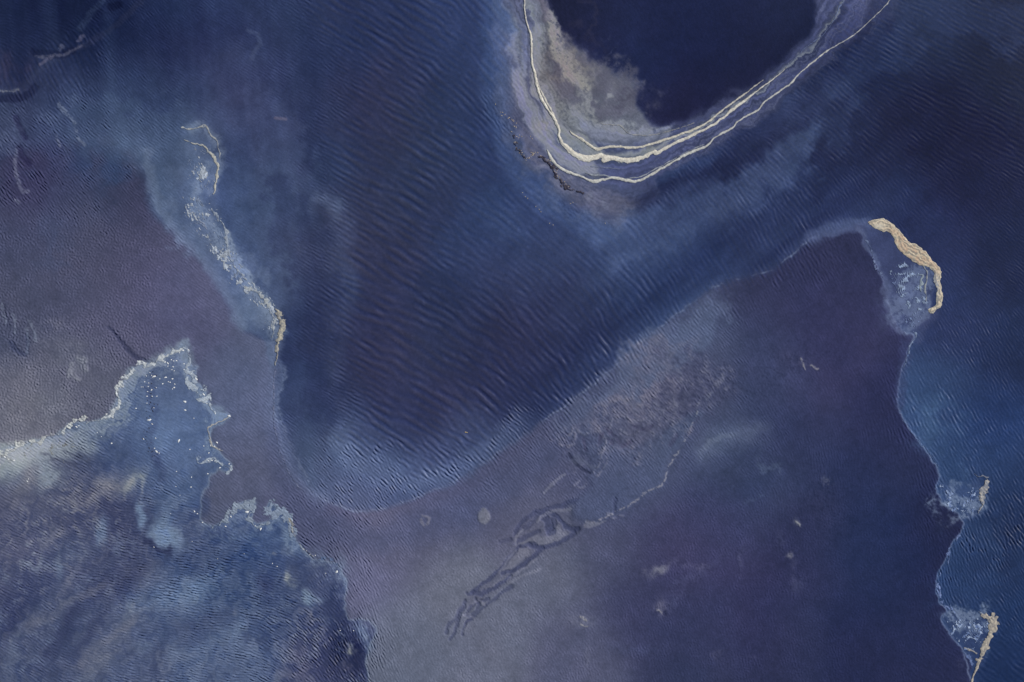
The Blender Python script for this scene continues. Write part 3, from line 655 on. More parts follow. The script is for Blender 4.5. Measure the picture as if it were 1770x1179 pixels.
r_ang = np.degrees(np.arctan2(upsample(acc[1]), upsample(acc[0]))) / 2
r_lam = upsample(acc[2]); r_amp = upsample(acc[3]); r_tint = upsample(acc[4])
spec = np.fft.rfft2(np.random.RandomState(7).standard_normal((NY, NX)))
LB = [4.5, 6.2, 8.8, 12.0, 16.5]; LG = [math.log(l) for l in LB]
R = np.zeros((NY, NX), F); WS = np.zeros((NY, NX), F)
for li, lm in enumerate(LB):
    dl = LG[1] - LG[0]
    wl = np.clip(1 - np.abs(r_lam - LG[li]) / dl, 0, 1)
    if li == 0: wl = np.where(r_lam < LG[0], 1, wl)
    if li == 4: wl = np.where(r_lam > LG[4], 1, wl)
    for an in range(-90, 90, 15):
        da = (r_ang - an + 90) % 180 - 90
        wa = np.clip(1 - np.abs(da) / 15, 0, 1)
        w = wl * wa
        if w.max() < .02: continue
        f = band_noise(0, lm, an, 10 if lm > 8 else 15, .24 if lm > 8 else .25, spec=spec)
        R += w * f; WS += w * w
R /= np.sqrt(np.maximum(WS, .05))
crest = np.where(R > 0, 2.2 * np.tanh(R / 2.2), R * .7)
patchy = np.clip(1 + .35 * N60 + .2 * N20, .25, 2)
HR = crest * r_amp * .8 * patchy
HR *= 1 - .60 * sstep(6, 9, np.exp(r_lam))                    # the broad sand ripples are low
# cobbled crust on the left flat: no one direction
CB = band_noise(91, 5.2, None, bw=.3)
kc = mm * sstep(330, 420, Y) * (1 - sstep(230, 330, X)) * (1 - m_pool) * .75
HR = HR * (1 - kc) + kc * .030 * np.tanh(CB) * patchy
kc2 = mm * sstep(560, 760, X) * sstep(780, 900, Y) * (1 - m_pool) * .5
HR = HR * (1 - kc2) + kc2 * .010 * band_noise(92, 4.6, None, bw=.3) * patchy
calm = np.clip(m_pool * .55 * np.exp(-(s_pool / 30) ** 2) + m_lag * .8 + m_wedge * .5 + m_bar * .6 + m_basin * .3, 0, .85)
for (cu, cv, cr) in ((1665, 862, 34), (1680, 1092, 38)): calm = np.maximum(calm, .8 * np.exp(-(((X - cu) / cr) ** 2 + ((Y - cv) / cr) ** 2) ** 2))
HR *= 1 - .45 * sstep(1080, 1200, X) * (1 - sstep(430, 520, Y)) * (1 - m_mud)
HR *= 1 - .30 * sstep(1500, 1600, X) * sstep(480, 560, Y)
HR *= 1 - calm
H += HR
# purple silt gathers on ripple crests, blue shows in the troughs
tint = np.clip(r_tint, 0, 2)[..., None] * np.clip(R, -2, 2)[..., None]
T += tint * np.array([1.9, .2, -2.4], F)
# lumpy ground where the mud is bare
H += (m_mud * (1 - m_pool)) * (.002 * N20 + .0012 * N6)
H += m_mud * .03 + m_bar * .05 - m_pool * .03
H -= .03 * np.exp(-(s_pool / 6) ** 2) * m_mud * (s_pool < 0)
# everything settles to level water at the rim of the survey
rim = np.minimum.reduce([X - U0, U1 - X, Y - V0, V1 - Y])
H *= sstep(0, 60, rim)
# dull the survey tones to those of wet silt
WB = np.array([[1.154, .342, .365], [.109, 1.022, .017], [.034, -.078, .816]], F)
TB = T @ WB + np.array([-7.9, -1.5, 1.8], F)
TB[..., 2] *= .975
kb = sstep(112, 150, T.mean(-1))[..., None]
T = TB + (T - TB) * kb
# local tone corrections; those at top left paint in a corner vignette
for u, v, sg_, dr, dg, db in [(100,40,85,-9,-9,-9),(220,20,70,-6,-6,-6),(300,60,60,-2,-3,-3),(540,450,60,8,5,3),(640,860,50,13,10,12),(760,830,45,8,7,9),(560,850,30,8,7,8),
   (760,250,80,2,3,-1),(1450,60,42,-20,-20,-19),(1380,120,30,-12,-12,-12),(1250,330,55,-19,-22,-25),(1350,260,40,-12,-14,-16),(1150,370,50,-8,-10,-12),(60,300,60,3,-5,0),
   (970,120,40,0,-6,-7),(30,790,22,30,29,25),(80,775,18,22,21,20),(640,1010,45,13,12,17),(1200,900,70,5,3,4),(900,200,18,-15,-14,-11),(415,690,70,4,5,8),(1405,600,100,5,2,5),
   (1705,720,60,-6,-5,-2),(1205,80,90,-5,-4,-2),(440,200,60,-3,-10,-9),(385,110,60,-3,-8,-7),(285,740,36,12,14,16),(75,950,60,5,7,8),(1655,220,110,-13,-13,-12),(1700,60,80,-6,-6,-5),
   (945,215,12,8,4,-3),(365,330,32,10,11,18),(410,470,26,8,9,14),(1265,1050,90,5,1,5),(300,500,70,7,5,9),(400,1000,60,-6,-1,1),(1500,950,110,-4,2,5),(650,595,70,3,-1,-3),
   (800,690,70,3,-2,-4),(735,620,60,2,4,4),(1250,800,90,-4,1,0),(1300,620,80,-3,1,0),(130,330,60,-4,0,0),(1690,680,60,0,-3,-6),(1700,950,70,2,-2,-5),(960,480,70,1,-2,-5),(1130,1010,60,-3,-2,-2),(660,350,80,0,0,-3),(900,600,70,2,-3,-5)]:
    sl = window([(u - 3 * sg_, v - 3 * sg_), (u + 3 * sg_, v + 3 * sg_)], 0)
    T[sl] += np.exp(-((WARP['soft'][0][sl] - u) ** 2 + (WARP['soft'][1][sl] - v) ** 2) / (2 * sg_ * sg_))[..., None] * np.array([dr, dg, db], F)
T = np.clip(T, 6, 250)

def to_lin(c):
    c = np.asarray(c, float) / 255.0
    return np.where(c <= .04045, c / 12.92, ((c + .055) / 1.055) ** 2.4)
GAIN = 1.08      # light reaching a level sheet
ALB = np.clip(to_lin(T) * GAIN, 0, .85).astype(F)
def height(u, v):
    x = np.clip((np.asarray(u) - U0) / CELL, 0, NX - 1.001); y = np.clip((np.asarray(v) - V0) / CELL, 0, NY - 1.001)
    i = x.astype(int); j = y.astype(int); fx = x - i; fy = y - j
    return (H[j, i] * (1 - fx) + H[j, i + 1] * fx) * (1 - fy) + (H[j + 1, i] * (1 - fx) + H[j + 1, i + 1] * fx) * fy

# ---------------------------------------------------------------- materials
def new_mat(name):
    m = bpy.data.materials.new(name); m.use_nodes = True
    nt = m.node_tree; nt.nodes.clear()
    out = nt.nodes.new('ShaderNodeOutputMaterial'); b = nt.nodes.new('ShaderNodeBsdfPrincipled')
    nt.links.new(b.outputs[0], out.inputs['Surface'])
    return m, nt, b
def sheet_mat(name, rough, grain, bump, scale, ior=1.33, spec=.3):
    m, nt, b = new_mat(name); L = nt.links.new
    at = nt.nodes.new('ShaderNodeVertexColor'); at.layer_name = 'sediment'
    tc = nt.nodes.new('ShaderNodeTexCoord')
    n = nt.nodes.new('ShaderNodeTexNoise'); n.inputs['Scale'].default_value = scale; n.inputs['Detail'].default_value = 4; n.inputs['Roughness'].default_value = .7
    L(tc.outputs['Object'], n.inputs['Vector'])
    mr = nt.nodes.new('ShaderNodeMapRange'); mr.inputs['From Min'].default_value = .25; mr.inputs['From Max'].default_value = .75
    mr.inputs['To Min'].default_value = 1 - grain; mr.inputs['To Max'].default_value = 1 + grain
    L(n.outputs['Fac'], mr.inputs['Value'])
    mul = nt.nodes.new('ShaderNodeVectorMath'); mul.operation = 'SCALE'
    L(at.outputs['Color'], mul.inputs[0]); L(mr.outputs[0], mul.inputs['Scale'])
    L(mul.outputs[0], b.inputs['Base Color'])
    bp = nt.nodes.new('ShaderNodeBump'); bp.inputs['Strength'].default_value = 1; bp.inputs['Distance'].default_value = bump
    L(n.outputs['Fac'], bp.inputs['Height']); L(bp.outputs[0], b.inputs['Normal'])
    b.inputs['Roughness'].default_value = rough; b.inputs['IOR'].default_value = ior
    b.inputs['Specular IOR Level'].default_value = spec
    return m
M_WATER = sheet_mat('rippled_water', .40, .14, .010, 4.5)
M_MUD = sheet_mat('wet_mud', .85, .16, .010, 4.5, 1.4, .15)
M_POOL = sheet_mat('silty_pool_water', .40, .13, .010, 4.5)
M_SAND = sheet_mat('wet_sand', .75, .16, .008, 4.5, 1.4, .2)

def foam_mat(name, rough=.8, sss=0):
    m, nt, b = new_mat(name); L = nt.links.new
    at = nt.nodes.new('ShaderNodeVertexColor'); at.layer_name = 'tone'
    tc = nt.nodes.new('ShaderNodeTexCoord')
    n = nt.nodes.new('ShaderNodeTexNoise'); n.inputs['Scale'].default_value = 6; n.inputs['Detail'].default_value = 5
    L(tc.outputs['Object'], n.inputs['Vector'])
    mr = nt.nodes.new('ShaderNodeMapRange'); mr.inputs['To Min'].default_value = .78; mr.inputs['To Max'].default_value = 1.15
    L(n.outputs['Fac'], mr.inputs['Value'])
    mul = nt.nodes.new('ShaderNodeVectorMath'); mul.operation = 'SCALE'
    L(at.outputs['Color'], mul.inputs[0]); L(mr.outputs[0], mul.inputs['Scale']); L(mul.outputs[0], b.inputs['Base Color'])
    bp = nt.nodes.new('ShaderNodeBump'); bp.inputs['Distance'].default_value = .006
    L(n.outputs['Fac'], bp.inputs['Height']); L(bp.outputs[0], b.inputs['Normal'])
    b.inputs['Roughness'].default_value = rough; b.inputs['IOR'].default_value = 1.2
    return m
M_FOAM = foam_mat('sea_foam')
def solid_mat(name, c, rough=.8, scale=8, var=.25):
    m, nt, b = new_mat(name); L = nt.links.new
    tc = nt.nodes.new('ShaderNodeTexCoord')
    n = nt.nodes.new('ShaderNodeTexNoise'); n.inputs['Scale'].default_value = scale; n.inputs['Detail'].default_value = 4
    L(tc.outputs['Object'], n.inputs['Vector'])
    r = nt.nodes.new('ShaderNodeValToRGB'); lo = to_lin(np.array(c) * (1 - var)); hi = to_lin(np.clip(np.array(c) * (1 + var), 0, 245))
    r.color_ramp.elements[0].color = (*lo, 1); r.color_ramp.elements[1].color = (*hi, 1)
    r.color_ramp.elements[0].position = .3; r.color_ramp.elements[1].position = .7
    L(n.outputs['Fac'], r.inputs[0]); L(r.outputs[0], b.inputs['Base Color'])
    bp = nt.nodes.new('ShaderNodeBump'); bp.inputs['Distance'].default_value = .01
    L(n.outputs['Fac'], bp.inputs['Height']); L(bp.outputs[0], b.inputs['Normal'])
    b.inputs['Roughness'].default_value = rough
    return m

def mesh_from(name, co, quads, tones, mat, layer):
    me = bpy.data.meshes.new(name)
    me.vertices.add(len(co)); me.vertices.foreach_set('co', np.ascontiguousarray(co, F).ravel())
    nf = len(quads)
    me.loops.add(nf * 4); me.loops.foreach_set('vertex_index', np.ascontiguousarray(quads, np.int32).ravel())
    me.polygons.add(nf); me.polygons.foreach_set('loop_start', np.arange(0, nf * 4, 4, dtype=np.int32))
    me.polygons.foreach_set('loop_total', np.full(nf, 4, np.int32))
    me.polygons.foreach_set('use_smooth', np.ones(nf, bool))
    me.update(calc_edges=True)
    if tones is not None:
        at = me.color_attributes.new(layer, 'FLOAT_COLOR', 'POINT')
        c = np.ones((len(co), 4), F); c[:, :3] = tones
        at.data.foreach_set('color', c.ravel())
    me.materials.append(mat)
    o = bpy.data.objects.new(name, me); col.objects.link(o)
    return o
def compact(co, quads, tones):
    used = np.unique(quads); re = np.full(len(co), -1, np.int64); re[used] = np.arange(len(used))
    return co[used], re[quads], tones[used]
def thing(o, label, cat, group=None):
    o['label'] = label; o['category'] = cat
    if group: o['group'] = group
    return o

# ------------------------------------------------------- the sheets of ground
co = np.stack([wx(X), wy(Y), H], -1).reshape(-1, 3).astype(F)
tones = ALB.reshape(-1, 3)
jj, ii = np.meshgrid(np.arange(NY - 1), np.arange(NX - 1), indexing='ij')
a0 = jj * NX + ii
Q = np.stack([a0, a0 + NX, a0 + NX + 1, a0 + 1], -1)
def at_face(a): return a[:-1, :-1]
reg = np.zeros((NY - 1, NX - 1), int)               # channel water
reg[at_face(mm) > .5] = 1                            # mud flat
reg[(at_face(s_wedge) > 0)] = 2                      # foam-flecked shallows
reg[(at_face(s_bar) > 0)] = 3                        # sand bar
reg[(at_face(s_basin) > 0)] = 4                      # basin
reg[(at_face(s_pool) > 0)] = 5
reg[(at_face(s_lag) > 0)] = 6
reg[(at_face(X) > 1500) & (at_face(Y) > 560) & (at_face(mm) <= .5) & (reg == 0)] = 7
for k, (nm, mt) in enumerate([('channel_water', M_WATER), ('mud_flat', M_MUD), ('shallow_water', M_WATER), ('sand_bar', M_SAND),
                              ('basin_water', M_WATER), ('pool_water', M_POOL), ('lagoon_water', M_WATER), ('sea_water', M_WATER)]):
    q = Q[reg == k].reshape(-1, 4)
    o = mesh_from(nm, *compact(co, q, tones), mt, 'sediment'); o['kind'] = 'structure'
# open water all round, out to the horizon
ring_i = [(0, i) for i in range(0, NX, 4)] + [(j, NX - 1) for j in range(0, NY, 4)] + [(NY - 1, i) for i in range(NX - 1, -1, -4)] + [(j, 0) for j in range(NY - 1, -1, -4)]
mean = ALB[:, :, :].reshape(-1, 3).mean(0)
rc, rt = [], []
SC = [(1.0, 0), (1.04, .15), (1.12, .4), (1.3, .8), (1.8, 1), (4, 1), (12, 1), (60, 1)]
for s, f in SC:
    for j, i in ring_i:
        p = co[j * NX + i]
        rc.append((p[0] * s, p[1] * s, 0 if s > 1 else p[2])); rt.append(ALB[j, i] * (1 - f) + mean * f)
n = len(ring_i); rq = []
for k in range(len(SC) - 1):
    for i in range(n):
        a, b = k * n + i, k * n + (i + 1) % n
        rq.append((a, b, b + n, a + n))
o = mesh_from('open_water', np.array(rc), np.array(rq), np.array(rt), M_WATER, 'sediment'); o['kind'] = 'structure'

# -------------------------------------------------------------------- foam
def foam_sheet(name, box, fn, thick, cell=.8, seed=1, lift=0.0, tone_var=.06, split=True):
    """fn(u, v, noise) -> (cover, tone rgb 0-255); cover > 0 where foam lies"""
    u0, v0, u1, v1 = box
    nx, ny = int((u1 - u0) / cell) + 1, int((v1 - v0) / cell) + 1
    u = u0 + cell * np.arange(nx); v = v0 + cell * np.arange(ny)
    uu, vv = np.meshgrid(u, v)
    nz = lambda k, lam, beta=2.2: fft_noise(seed * 100 + k, lam, beta, (ny, nx), cell)
    bn = lambda k, lam, ang=None, spread=18, bw=.28: band_noise(seed * 100 + k, lam, ang, spread, bw, (ny, nx), cell)
    m, tone = fn(uu, vv, nz, bn)
    z = height(uu, vv) + lift + .006 + thick * np.sqrt(np.clip(m, 0, 1)) - .003 + .05 * thick * nz(90, 6, 2) * np.clip(m, 0, 1)
    ok = m > 0
    f = ok[:-1, :-1] & ok[1:, :-1] & ok[:-1, 1:] & ok[1:, 1:]
    a = (np.arange(ny - 1)[:, None] * nx + np.arange(nx - 1)[None, :])
    q = np.stack([a, a + nx, a + nx + 1, a + 1], -1)[f]
    if len(q) == 0: return None
    c = np.stack([wx(uu), wy(vv), z], -1).reshape(-1, 3)
    tn = np.clip(to_lin(np.clip(tone, 10, 242)) * (1 + tone_var * nz(91, 6, 2)[..., None]), .005, .82).reshape(-1, 3)
    if not split: return mesh_from(name, *compact(c, q, tn), M_FOAM, 'tone')
    # patches that do not touch: the largest is the thing, the others its parts
    par = np.arange(ny * nx)
    lab = np.where(np.isin(par, q), par, -1)
    while True:
        mn = lab[q].min(1); new = lab.copy()
        for k in range(4): np.minimum.at(new, q[:, k], mn)
        g = new >= 0; new[g] = new[new[g]]
        if (new == lab).all(): break
        lab = new
    fl = lab[q[:, 0]]; ids, cnt = np.unique(fl, return_counts=True)
    order = ids[np.argsort(-cnt)]; cs = np.sort(cnt)[::-1]
    root = mesh_from(name, *compact(c, q[fl == order[0]], tn), M_FOAM, 'tone')
    for i, k in zip(order[1:41], cs[1:41]):
        if k < 14: break
        ch = mesh_from('foam_patch', *compact(c, q[fl == i], tn), M_FOAM, 'tone'); ch.parent = root
    return root
def tone_of(shape, c): return np.ones(shape + (1,)) * np.array(c, float)
def lerp_tone(a, b, t): return np.array(a, float) + (np.array(b, float) - np.array(a, float)) * np.clip(t, 0, 1)[..., None]
CREAM, WHITE, BLUEF = (228, 221, 203), (196, 200, 206), (138, 152, 184)
def bed(u, v):
    i = np.clip(((u - U0) / CELL).astype(int), 0, NX - 1); j = np.clip(((v - V0) / CELL).astype(int), 0, NY - 1)
    return T[j, i].astype(float)
def foam_line(pts, label, c=CREAM, thick=.05, rag=.24, seed=1, c2=None, gaps=0, warp=1.0, name='foam_line', group=None, n=5, W_=1.0):
    p = smooth([(q[0], q[1], q[2] * W_) for q in pts], n)
    mw = max(q[2] for q in p) * 1.5 + 5
    box = (p[:, 0].min() - mw, p[:, 1].min() - mw, p[:, 0].max() + mw, p[:, 1].max() + mw)
    def fn(u, v, nz, bn):
        du, dv = nz(1, 18, 2.6) * warp, nz(2, 18, 2.6) * warp
        d, w, arc = line_dist(u + du, v + dv, p)
        w = w * 1.25 + .15
        ww = np.maximum(w * (1 + rag * nz(3, 12, 2.6)), .95)
        m = (ww - d) / np.maximum(ww, .5)
        k = np.clip((ww - d) / 1.6, 0, 1) ** .7
        if gaps: k = k * np.clip(1.15 - gaps * 1.3 * np.clip(nz(4, 10) + .3, 0, 3), 0, 1)
        t = nz(5, 5) * .3 + .5
        film = bed(u, v)
        return m, film + (lerp_tone(c, c2 or tuple(x * .86 for x in c), t) - film) * k[..., None]
    o = foam_sheet(name, box, fn, thick, .6 if (box[2] - box[0]) < 350 else .75, seed)
    if o and label: thing(o, label, 'foam', group)
    return o
foam_line([(1366,110,.6),(1387,87,.8),(1404,74,.8),(1418,64,.9),(1438,41,1),(1448,17,1),(1462,-5,1),(1490,-60,1)], 'faint blue-grey foam tail carrying on from the thickest foam line to the top edge', seed=9, thick=.02, c=(112,126,164), gaps=.25, rag=.2, warp=.5)
foam_line(W_=1.12, rag=.10, warp=.4, pts=[(905,-60,1),(906,0,1),(910,37,1.3),(918,64,1.5),(919,102,1.7),(925,132,1.8),(932,163,1.9),(949,193,1.6),(959,207,2.2),(966,224,2.2),(966,238,2.2),
 (983,258,3.2),(999,270,4.2),(1016,273.5,4.4),(1039,269,3),(1047,274,4.6),(1060,274,3.2),(1084,277,3.6),(1111,272,3),(1132,262,2.6),(1135,265,3),(1160,250,2),(1190,237,2.2),(1231,217,1.7),
 (1262,193,2.2),(1306,159,1.3),(1340,134,.9),(1360,116,.5)],
 label='thickest cream foam line, hooking round the dark basin along the sand bar', thick=.07, seed=2, c=(236,228,210))
foam_line(W_=1.3, rag=.10, warp=.4, pts=[(925,134,1),(938,163,1.1),(952,190,1.1),(959,205,1.3)], label='short thin cream strand splitting off the inner west side of the thickest foam line', seed=3, thick=.04)
foam_line(W_=1.3, rag=.10, warp=.4, pts=[(985,226,.8),(989,231,1.2),(1010,244,1.6),(1030,258,2.2),(1044,256,1.8),(1057,254,1.7),(1098,255.5,1.6),(1132,247,1.5),(1160,238,1.7),(1214,217,1.4),(1245,193,1.3),(1282,166,1.1),(1319,139,.7)],
 label='cream foam line running just inside the thickest one, on the basin side', seed=4, thick=.05, c=(226,218,198))
foam_line(W_=1.3, rag=.10, warp=.4, pts=[(945,260,.8),(950,268,1.4),(959,282,1.7),(976,295,1.7),(1003,305,1.5),(1027,313.5,2),(1057,307.5,1.6),(1091,313.5,1.7),(1111,309.5,1.6),(1135,296,1.5),(1160,282,1.5),(1190,265,1.7),(1221,252,1.4),
 (1234,238,1.2),(1265,222,1.4),(1275,210,1.1),(1309,190,1.3),(1323,175,1.1),(1346,159,1.3),(1367,144,1.3),(1380,129,1),(1414,100,1.1),(1435,85,.9),(1475,61,.9),(1503,37,.8),(1526,14,.8),(1540,-2,.8),(1585,-60,.8)],
 label='outermost cream foam line, wavy, bordering the rippled channel up to the top right', seed=5, thick=.05, c=(220,217,205))
foam_line(W_=1.3, rag=.10, warp=.4, pts=[(1012,299,.7),(1023,302,1),(1047,304,1.1),(1077,308.5,1),(1108,305,1),(1135,291,1),(1160,278,.9),(1190,261,.8),(1215,250,.8)],
 label='thin pale foam strand lying right beside the inner edge of the outermost foam line', seed=6, thick=.03, c=(172,176,180), gaps=.25)
foam_line(W_=1.3, rag=.10, warp=.4, pts=[(1040,214,.8),(1056,216,.9),(1071,217,1),(1080,225,.8),(1088,231,1),(1118,234,.8),(1160,226,.8),(1200,213,.6)],
 label='faint broken innermost foam thread at the lower rim of the dark basin', seed=7, thick=.02, c=(166,164,160), gaps=.45)
foam_line(W_=1.3, rag=.10, warp=.4, pts=[(1022,288,.8),(1045,290,.8),(1078,292,.7)], label='faint short foam thread lying between the thickest and the outermost foam lines', seed=8, thick=.02, c=(124,132,156), gaps=.5)

# the big raft at the head of the right shore
RAFT = [(1500,384),(1512,379),(1522,377),(1534,379),(1543,385),(1551,394),(1556,401),(1565,411),(1573,419),(1580,422),(1591,428),(1603,438),(1613,451),(1622,459),(1627,471),
        (1627,484),(1629,497),(1631,508),(1630,518),(1626,530),(1619,536),(1612,542),(1607,540),(1606,535),(1611,531),(1616,527),(1618,518),(1620,508),(1618,498),(1614,485),(1612,472),(1606,462),(1594,459),
        (1582,453),(1570,446),(1559,438),(1551,425),(1545,412),(1538,402),(1526,401),(1517,398),(1510,392)]
RAFT_LINES = [[(1505,384),(1530,383),(1548,398),(1566,418),(1585,430),(1608,450),(1620,472),(1624,505)],
              [(1540,398),(1556,415),(1575,432),(1600,448),(1612,462)], [(1545,408),(1560,430),(1580,446),(1600,456)]]
def raft_fn(u, v, nz, bn):
    du, dv = nz(1, 18, 2.8) * 1.0, nz(2, 18, 2.8) * 1.0
    s = sdf(u + du, v + dv, smooth(RAFT, 2, True))
    d = np.minimum.reduce([line_dist(u + nz(8, 14) * 1.5, v + nz(9, 14) * 1.5, smooth(l, 3))[0] for l in RAFT_LINES])
    t = .5 + .42 * np.sin(s * .95 + nz(3, 18, 2.6) * 1.5) + .10 * nz(4, 5, 2)
    tone = lerp_tone((232, 212, 180), (142, 136, 126), t)
    warm = np.clip(.5 + .5 * nz(6, 16), 0, 1) * np.exp(-((v - 430) / 45) ** 2)
    tone = tone + (np.array([206, 164, 134.]) - tone) * (warm * .5)[..., None]
    # pale crust: west tip and the lagoon margin
    mar = np.exp(-(s / 1.6) ** 2)
    tone = tone + (np.array([216, 208, 184.]) - tone) * (mar * .75)[..., None]
    tip = np.exp(-(((u - 1519) / 11) ** 2 + ((v - 391) / 7) ** 2))
    tone = tone + (np.array([214, 206, 186.]) - tone) * (tip * .8)[..., None]
    tail = np.exp(-(((u - 1616) / 7) ** 2 + ((v - 498) / 22) ** 2)) * np.clip(.6 + .7 * nz(7, 3, 1.4), 0, 1)
    tone = tone + (np.array([142, 158, 186.]) - tone) * (tail * .9)[..., None]
    return np.clip(s / 3.5, -1, 1), tone
o = foam_sheet('foam_raft', (1490,368,1642,552), raft_fn, .05, .5, 12)
raft = thing(o, 'large long cream and tan foam raft curling down to a hook beside the lagoon', 'foam')
foam_line([(1597,460,1.6),(1601,468,1.5),(1601,480,1.4),(1600,492,1.4),(1598,503,1.1),(1601,514,1),(1602,522,.8)], '', seed=13, thick=.03, c=(176,178,172), name='foam_strand').parent = raft
foam_line([(1592,476,1.4),(1596,477,1.6),(1594,486,2),(1590,496,1.7),(1592,503,1)], '', seed=14, thick=.03, c=(160,172,178), name='foam_loop').parent = raft

def lace(name, label, poly, lam, ang, spread, thr, c, seed, thick=.02, cell=.7, bw=.35, c2=None, edge=10, warpamp=3, density=None, kind=None, spots=0, lift=0):
    p = smooth(poly, 2, True)
    box = (p[:, 0].min(), p[:, 1].min(), p[:, 0].max(), p[:, 1].max())
    def fn(u, v, nz, bn):
        b = bn(1, lam, ang, spread, bw)
        # ridge lines of the band noise: thin curling threads
        s = sdf(u + nz(2, 20) * warpamp, v + nz(3, 20) * warpamp, p)
        env = np.clip(s / edge, 0, 1)
        if density is not None: env = env * density(u, v)
        cl = np.clip(.6 + .5 * nz(4, 22), 0, 1.3)
        m = (np.abs(b) * -1 + 1.35 * thr * env * cl) / thr if not spots else (b * .6 + nz(5, 3, 1.4) * .4 - (2.45 - spots * env * cl))
        m = np.where(s > 0, m, -1)
        return m, lerp_tone(c, c2 or tuple(x * .75 for x in c), .5 + .35 * nz(6, 7))
    o = foam_sheet(name, box, fn, thick, cell, seed, lift + .006, split=False)
    kind = 'stuff'
    if o:
        if kind: o['kind'] = kind; o['label'] = label
        else: thing(o, label, 'foam')
    return o
# swirls in the lagoon
lace('foam_swirls', 'blue-white curling foam swirls in the lagoon below the large raft',
     [(1556,452),(1580,458),(1596,480),(1606,520),(1604,545),(1590,556),(1574,548),(1560,525),(1545,500),(1538,475)], 7.5, 66, 30, .55, (164,182,212), 20, .02, .6, edge=6, bw=.26)
lace('foam_swirls', 'short lower cluster of pale foam swirls near the pointed foot of the lagoon',
     [(1548,535),(1562,530),(1574,545),(1592,548),(1590,570),(1582,580),(1570,566),(1556,560)], 6, 75, 40, .5, (134,152,192), 21, .02, .6, edge=8)
foam_line([(1541,482,1),(1545,480,1.2),(1549,484,1.1),(1546,490,.9),(1542,488,.9),(1548,496,1.2),(1552,503,1)], 'tiny isolated foam curl in the west half of the lagoon', seed=22, thick=.02, c=(122,138,176), name='foam_strand', warp=.5)
foam_line([(1583,575,2.6),(1582,580,2.6),(1580,588,1.2),(1573,600,1),(1570,610,.8),(1562,634,.7)], 'small pale foam tip pointing down where the lagoon meets the right shore', seed=23, thick=.02, c=(144,160,186), gaps=.2)
foam_line([(1660,0,0)]*0 + [(1496,416,.9),(1502,424,.9),(1508,434,.8),(1509,447,.9),(1514,462,1.1),(1521,470,1.1),(1526,480,.8)], 'dotted thread of foam specks along the west rim of the lagoon', seed=24, thick=.02, c=(128,142,176), gaps=.9, rag=.8)
# two fans of foam on the lower right shore
lace('foam_swirls', 'upper fan of streaky blue-white foam on the lower right shore', [(1622,826),(1634,846),(1652,848),(1680,842),(1700,834),(1696,866),(1690,884),(1664,896),(1640,874),(1624,850)], 6, 62, 32, .62, (172,188,212), 26, .02, .6, edge=3, c2=(92,112,156))
lace('foam_swirls', 'lower fan of streaky blue-white foam near the bottom right corner', [(1626,1066),(1650,1072),(1678,1062),(1704,1062),(1716,1076),(1704,1104),(1692,1124),(1660,1118),(1640,1092)], 6, 40, 30, .60, (178,192,214), 27, .02, .6, edge=3, c2=(96,116,158))
foam_line([(1707,826,2.4),(1706,834,3),(1702,844,4.6),(1698,856,5),(1696,866,3.4),(1694,876,1.4),(1692,888,.9)], 'small tan foam wedge at the right end of the upper foam fan', seed=28, thick=.05, c=(186,178,166), c2=(130,134,146), rag=.4, name='foam_raft', warp=1.4, gaps=.12)
foam_line([(1684,820,.9),(1692,824,1),(1700,822,1.2),(1706,826,1.8)], 'thin tan foam curl on top of the upper foam fan', seed=29, thick=.03, c=(138,140,150), name='foam_strand')
foam_line([(1702,1064,4),(1712,1068,7),(1716,1078,6),(1714,1090,4.4),(1708,1106,4),(1702,1120,3.4),(1694,1138,2.8),(1688,1152,2.2),(1682,1168,1.8),(1679,1180,1.6),(1676,1230,1.2)],
 'tall narrow tan foam raft shaped like a blade at the bottom right corner', seed=30, thick=.06, c=(196,184,164), c2=(150,144,138), rag=.3, name='foam_raft', warp=1.2)
foam_line([(1668,1121,1.2),(1676,1124,2),(1686,1129,1.6)], 'short cream foam bar left of the blade-shaped raft', seed=31, thick=.03, c=(174,168,160), name='foam_strand')
foam_line([(1666,1128,1.4),(1674,1136,2.4),(1680,1148,1.6)], 'small blue-grey foam smear under the short cream bar', seed=32, thick=.02, c=(104,122,164), name='foam_strand', gaps=.3)
foam_line([(1690,1056,1),(1697,1062,1.6),(1704,1068,1.6)], 'small grey foam streak at the upper tip of the blade-shaped raft', seed=33, thick=.02, c=(140,150,168), name='foam_strand')
foam_line([(1664,912,.9),(1655,928,.9),(1645,942,1.4),(1638,956,1.4),(1637,975,1),(1622,998,1.6),(1622,1020,2.2),(1628,1040,2.4),(1644,1052,2.4),(1648,1062,1.6)],
 'broken pale blue foam line joining the two foam fans along the lower right shore', seed=34, thick=.02, c=(124,142,186), gaps=.55, rag=.6, warp=2)
foam_line([(1558,722,.8),(1580,752,.9),(1600,775,.8),(1612,792,.9),(1622,806,.8)], 'faint pale foam thread along the right shore above the upper fan', seed=35, thick=.02, c=(100,120,162), gaps=.5)
foam_line([(1580,590,.8),(1572,606,.9),(1566,625,.8)], 'faint bluish thread under the pointed foam tip of the lagoon', seed=36, thick=.015, c=(104,124,168), gaps=.3)

